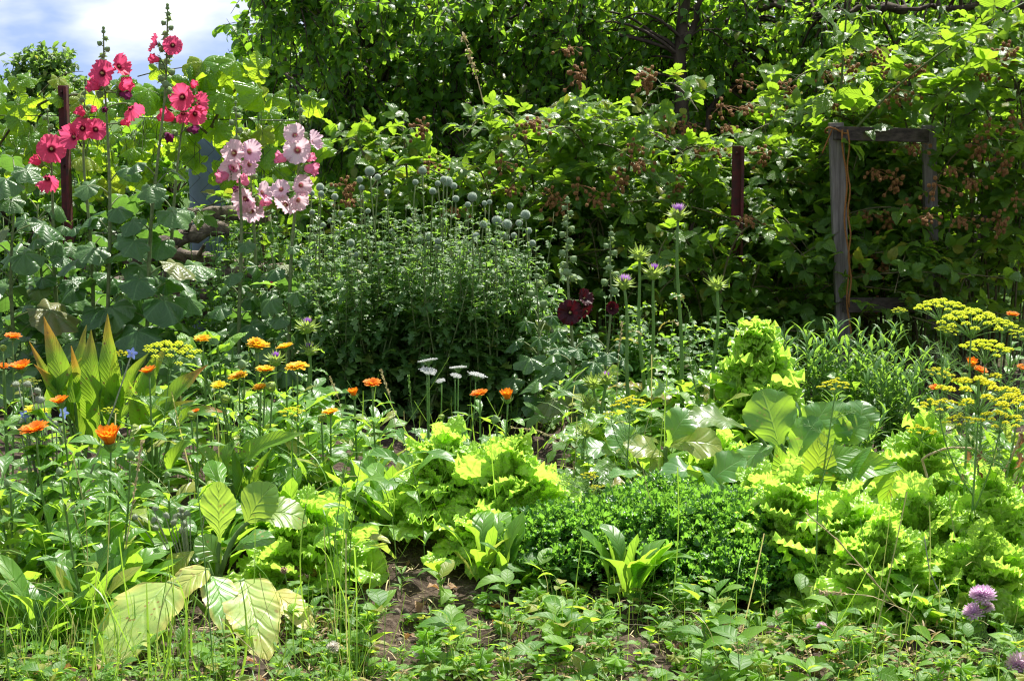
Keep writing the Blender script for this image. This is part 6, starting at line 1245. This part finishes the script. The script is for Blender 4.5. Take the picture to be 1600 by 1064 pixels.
grass(130, -1.25, .5, 3.7, 5.8, .36, 'tall_grass', .9, old=.3, tps='fine')
grass(45, .3, 1.3, 3.6, 4.0, .30, 'tall_grass', .9, old=.5, tps='fine')
grass(150, -1.3, -.25, 3.45, 3.95, .30, 'tall_grass', 1, old=.2, tps='fine')
# dry straw litter and clods on the bare soil
sprigs(spots(110, .45, .95, 3.5, 3.85, 1, .5), .02, .08, T['lance'], .03, 'drystraw', 'dry_weeds', 9)
sprigs(spots(70, -.6, .2, 3.5, 4.0, 1, 1.0), .01, .05, T['lance'], .03, 'drystraw', 'dry_weeds', 8)
p = spots(4200, -XW, XW, 3.4, 4.7, 1, 1.0); m = len(p); a = rng.random(m) * 6.28; mb = MB()
multi(mb, [leaf(lambda t: .02, 3, 1, .2, .8), leaf(lambda t: .014, 3, 1, .2, -.5)], unit(np.stack([np.cos(a), np.sin(a), rng.normal(0, .15, m)], 1)), np.tile([0, 0, 1.0], (m, 1)) + rng.normal(0, .2, (m, 3)), p + [0, 0, .006], rng.uniform(.02, .075, m), var(m, 1, .5)); tag(obj('straw_litter', mb, M['straw']), kind='stuff')
p = spots(2200, -XW, XW, 3.4, 4.8, 1, 1.0); m = len(p); mb = MB(); mb.inst(BALL, frames(rand_dirs(m), rand_dirs(m)), p, (.003 + .013 * rng.random(m) ** 3)[:, None] * rng.uniform(.6, 1.2, (m, 3))); tag(obj('soil_clods', mb, plain_mat('clod', (.04, .028, .02), (.20, .16, .12), .95, 60, bump=.8)), kind='stuff')
mb = MB(); m = 240; p = spots(m, -XW, XW, 3.4, 4.6, 1, 1.0); m = len(p); multi(mb, [leaf(ov(.3), 5, 2, .5, 1.4, .08, 2)], unit(np.stack([rng.normal(0, 1, m), rng.normal(0, 1, m), 0 * p[:, 0]], 1)), rng.normal(0, .3, (m, 3)) + [0, 0, 1], p + [0, 0, .008], .035 * rng.uniform(.5, 1.4, m), var(m)); tag(obj('dead_leaves', mb, M['dryleaf']), kind='stuff')

# ---------------------------------------------------------------- single grass stalks that stand out
def stalk(name, label, pts, r=.0016, ear=0.0, mat='straw', Y=4.0, er=.0035, branch=0):
    t = thing(name, label, 'grass stalk', ground(XU(pts[0][0], Y), Y)); c = interp_path(np.array([P(u, v, Y) for u, v in pts]), np.linspace(0, 1, 22)); mb = MB(); mb.tube(c, [r, r * .55], 5); 
    if branch:
        for f in np.linspace(.45, .98, branch): q = interp_path(c, np.array([f]))[0]; d = unit(c[-1] - c[0]); e = q + unit(d + rng.normal(0, .6, 3)) * .035; mb.tube(bez(q, (q + e) / 2 + [0, 0, .006], e, 5), r * .4, 3)
    obj('stalk', mb, M[mat], t)
    if ear:
        n = 46; f = rng.uniform(1 - ear, 1, n); q = interp_path(c, f); d = unit(c[-1] - c[-4]); mb = MB(); mb.inst(leaf(ov(.28), 3, 1, .3, .2), frames(unit(d + rng.normal(0, .35, (n, 3))), rand_dirs(n)), q, er * 3.2 * rng.uniform(.7, 1.2, n)); obj('ear', mb, M[mat], t)
stalk('grass_stalk', 'pale ripe grass ear rising over the left marigold leaves', [(185, 930), (208, 780), (222, 690)], .0018, .42, 'straw', 4.1)
stalk('grass_stalk', 'long straw-coloured stalk slanting across the right lettuces', [(1508, 1058), (1390, 935), (1310, 845), (1258, 800)], .0022, 0, 'straw', 3.85, branch=6)
stalk('grass_stalk', 'thin dry branched stalk arching above the bare gap at front right', [(1465, 1010), (1420, 955), (1360, 930), (1282, 925)], .0013, .2, 'straw', 3.8, branch=5)
stalk('grass_stalk', 'pale grey-green stalk leaning over the lettuce at front right', [(1515, 1030), (1478, 950), (1452, 890), (1444, 838)], .0024, 0, 'fuzz', 3.9)
stalk('grass_stalk', 'pale arching grass ear crossing the dark gap left of the thistles', [(930, 725), (880, 690), (840, 672), (800, 668)], .0012, .5, 'straw', 5.0, .003)
stalk('grass_stalk', 'second pale grass ear lying lower across the dark gap', [(930, 742), (880, 728), (840, 722), (800, 720)], .0012, .5, 'straw', 5.0, .003)
stalk('grass_stalk', 'dark slender seed stalk in front of the rounded lettuce', [(518, 925), (524, 830), (540, 720)], .0015, .3, 'dstem', 4.05)
stalk('grass_stalk', 'dark upright stalk in front of the yellow turnip leaf', [(335, 1062), (324, 930), (316, 830), (308, 760)], .0018, 0, 'dstem', 3.6)
stalk('grass_stalk', 'bent straw stem lying in front of the yellowed turnip leaf', [(432, 1064), (400, 1020), (366, 988), (320, 1010)], .0013, 0, 'straw', 3.62)
stalk('grass_stalk', 'straight straw stem crossing the bare soil patch', [(740, 1002), (780, 980), (812, 962)], .0018, 0, 'straw', 3.9)
stalk('grass_stalk', 'reddish twig lying in front of the parsley', [(915, 972), (1000, 976), (1080, 985)], .0016, 0, 'cane', 3.85)
stalk('grass_stalk', 'dark dill-like stalk with a few florets right of the bean plant', [(1275, 890), (1278, 770), (1305, 690)], .0020, 0, 'dstem', 4.0)
stalk('grass_stalk', 'thin stalk left of the small grass ears under the yarrow', [(650, 690), (644, 640), (638, 588)], .0010, .3, 'stem', 5.1, .0028)
stalk('grass_stalk', 'thin green stalk in front of the lettuce at front right', [(1370, 930), (1352, 860), (1344, 810)], .0014, 0, 'dstem', 3.9)

stalk('grass_stalk', 'wispy grass ear arching right of the tallest milk thistle', [(1098, 640), (1092, 540), (1078, 490), (1066, 468)], .0010, .35, 'stem', 5.7, .003)
stalk('grass_stalk', 'fine upright grass ear right of the dark maroon hollyhock', [(962, 640), (966, 560), (972, 505)], .0010, .35, 'straw', 5.6, .003)
stalk('grass_stalk', 'green seeding weed stalk leaning left of the bolted lettuce', [(1100, 690), (1088, 610), (1072, 540)], .0014, .5, 'stem', 5.4, .004)
stalk('grass_stalk', 'straw-coloured grass ear between the lone orange marigold and the yarrow', [(622, 690), (612, 630), (596, 580)], .0010, .35, 'straw', 5.2, .003)
stalk('grass_stalk', 'bare bent grass stem left of the lone orange marigold', [(540, 690), (530, 625), (516, 590)], .0010, .3, 'straw', 5.1, .0025)
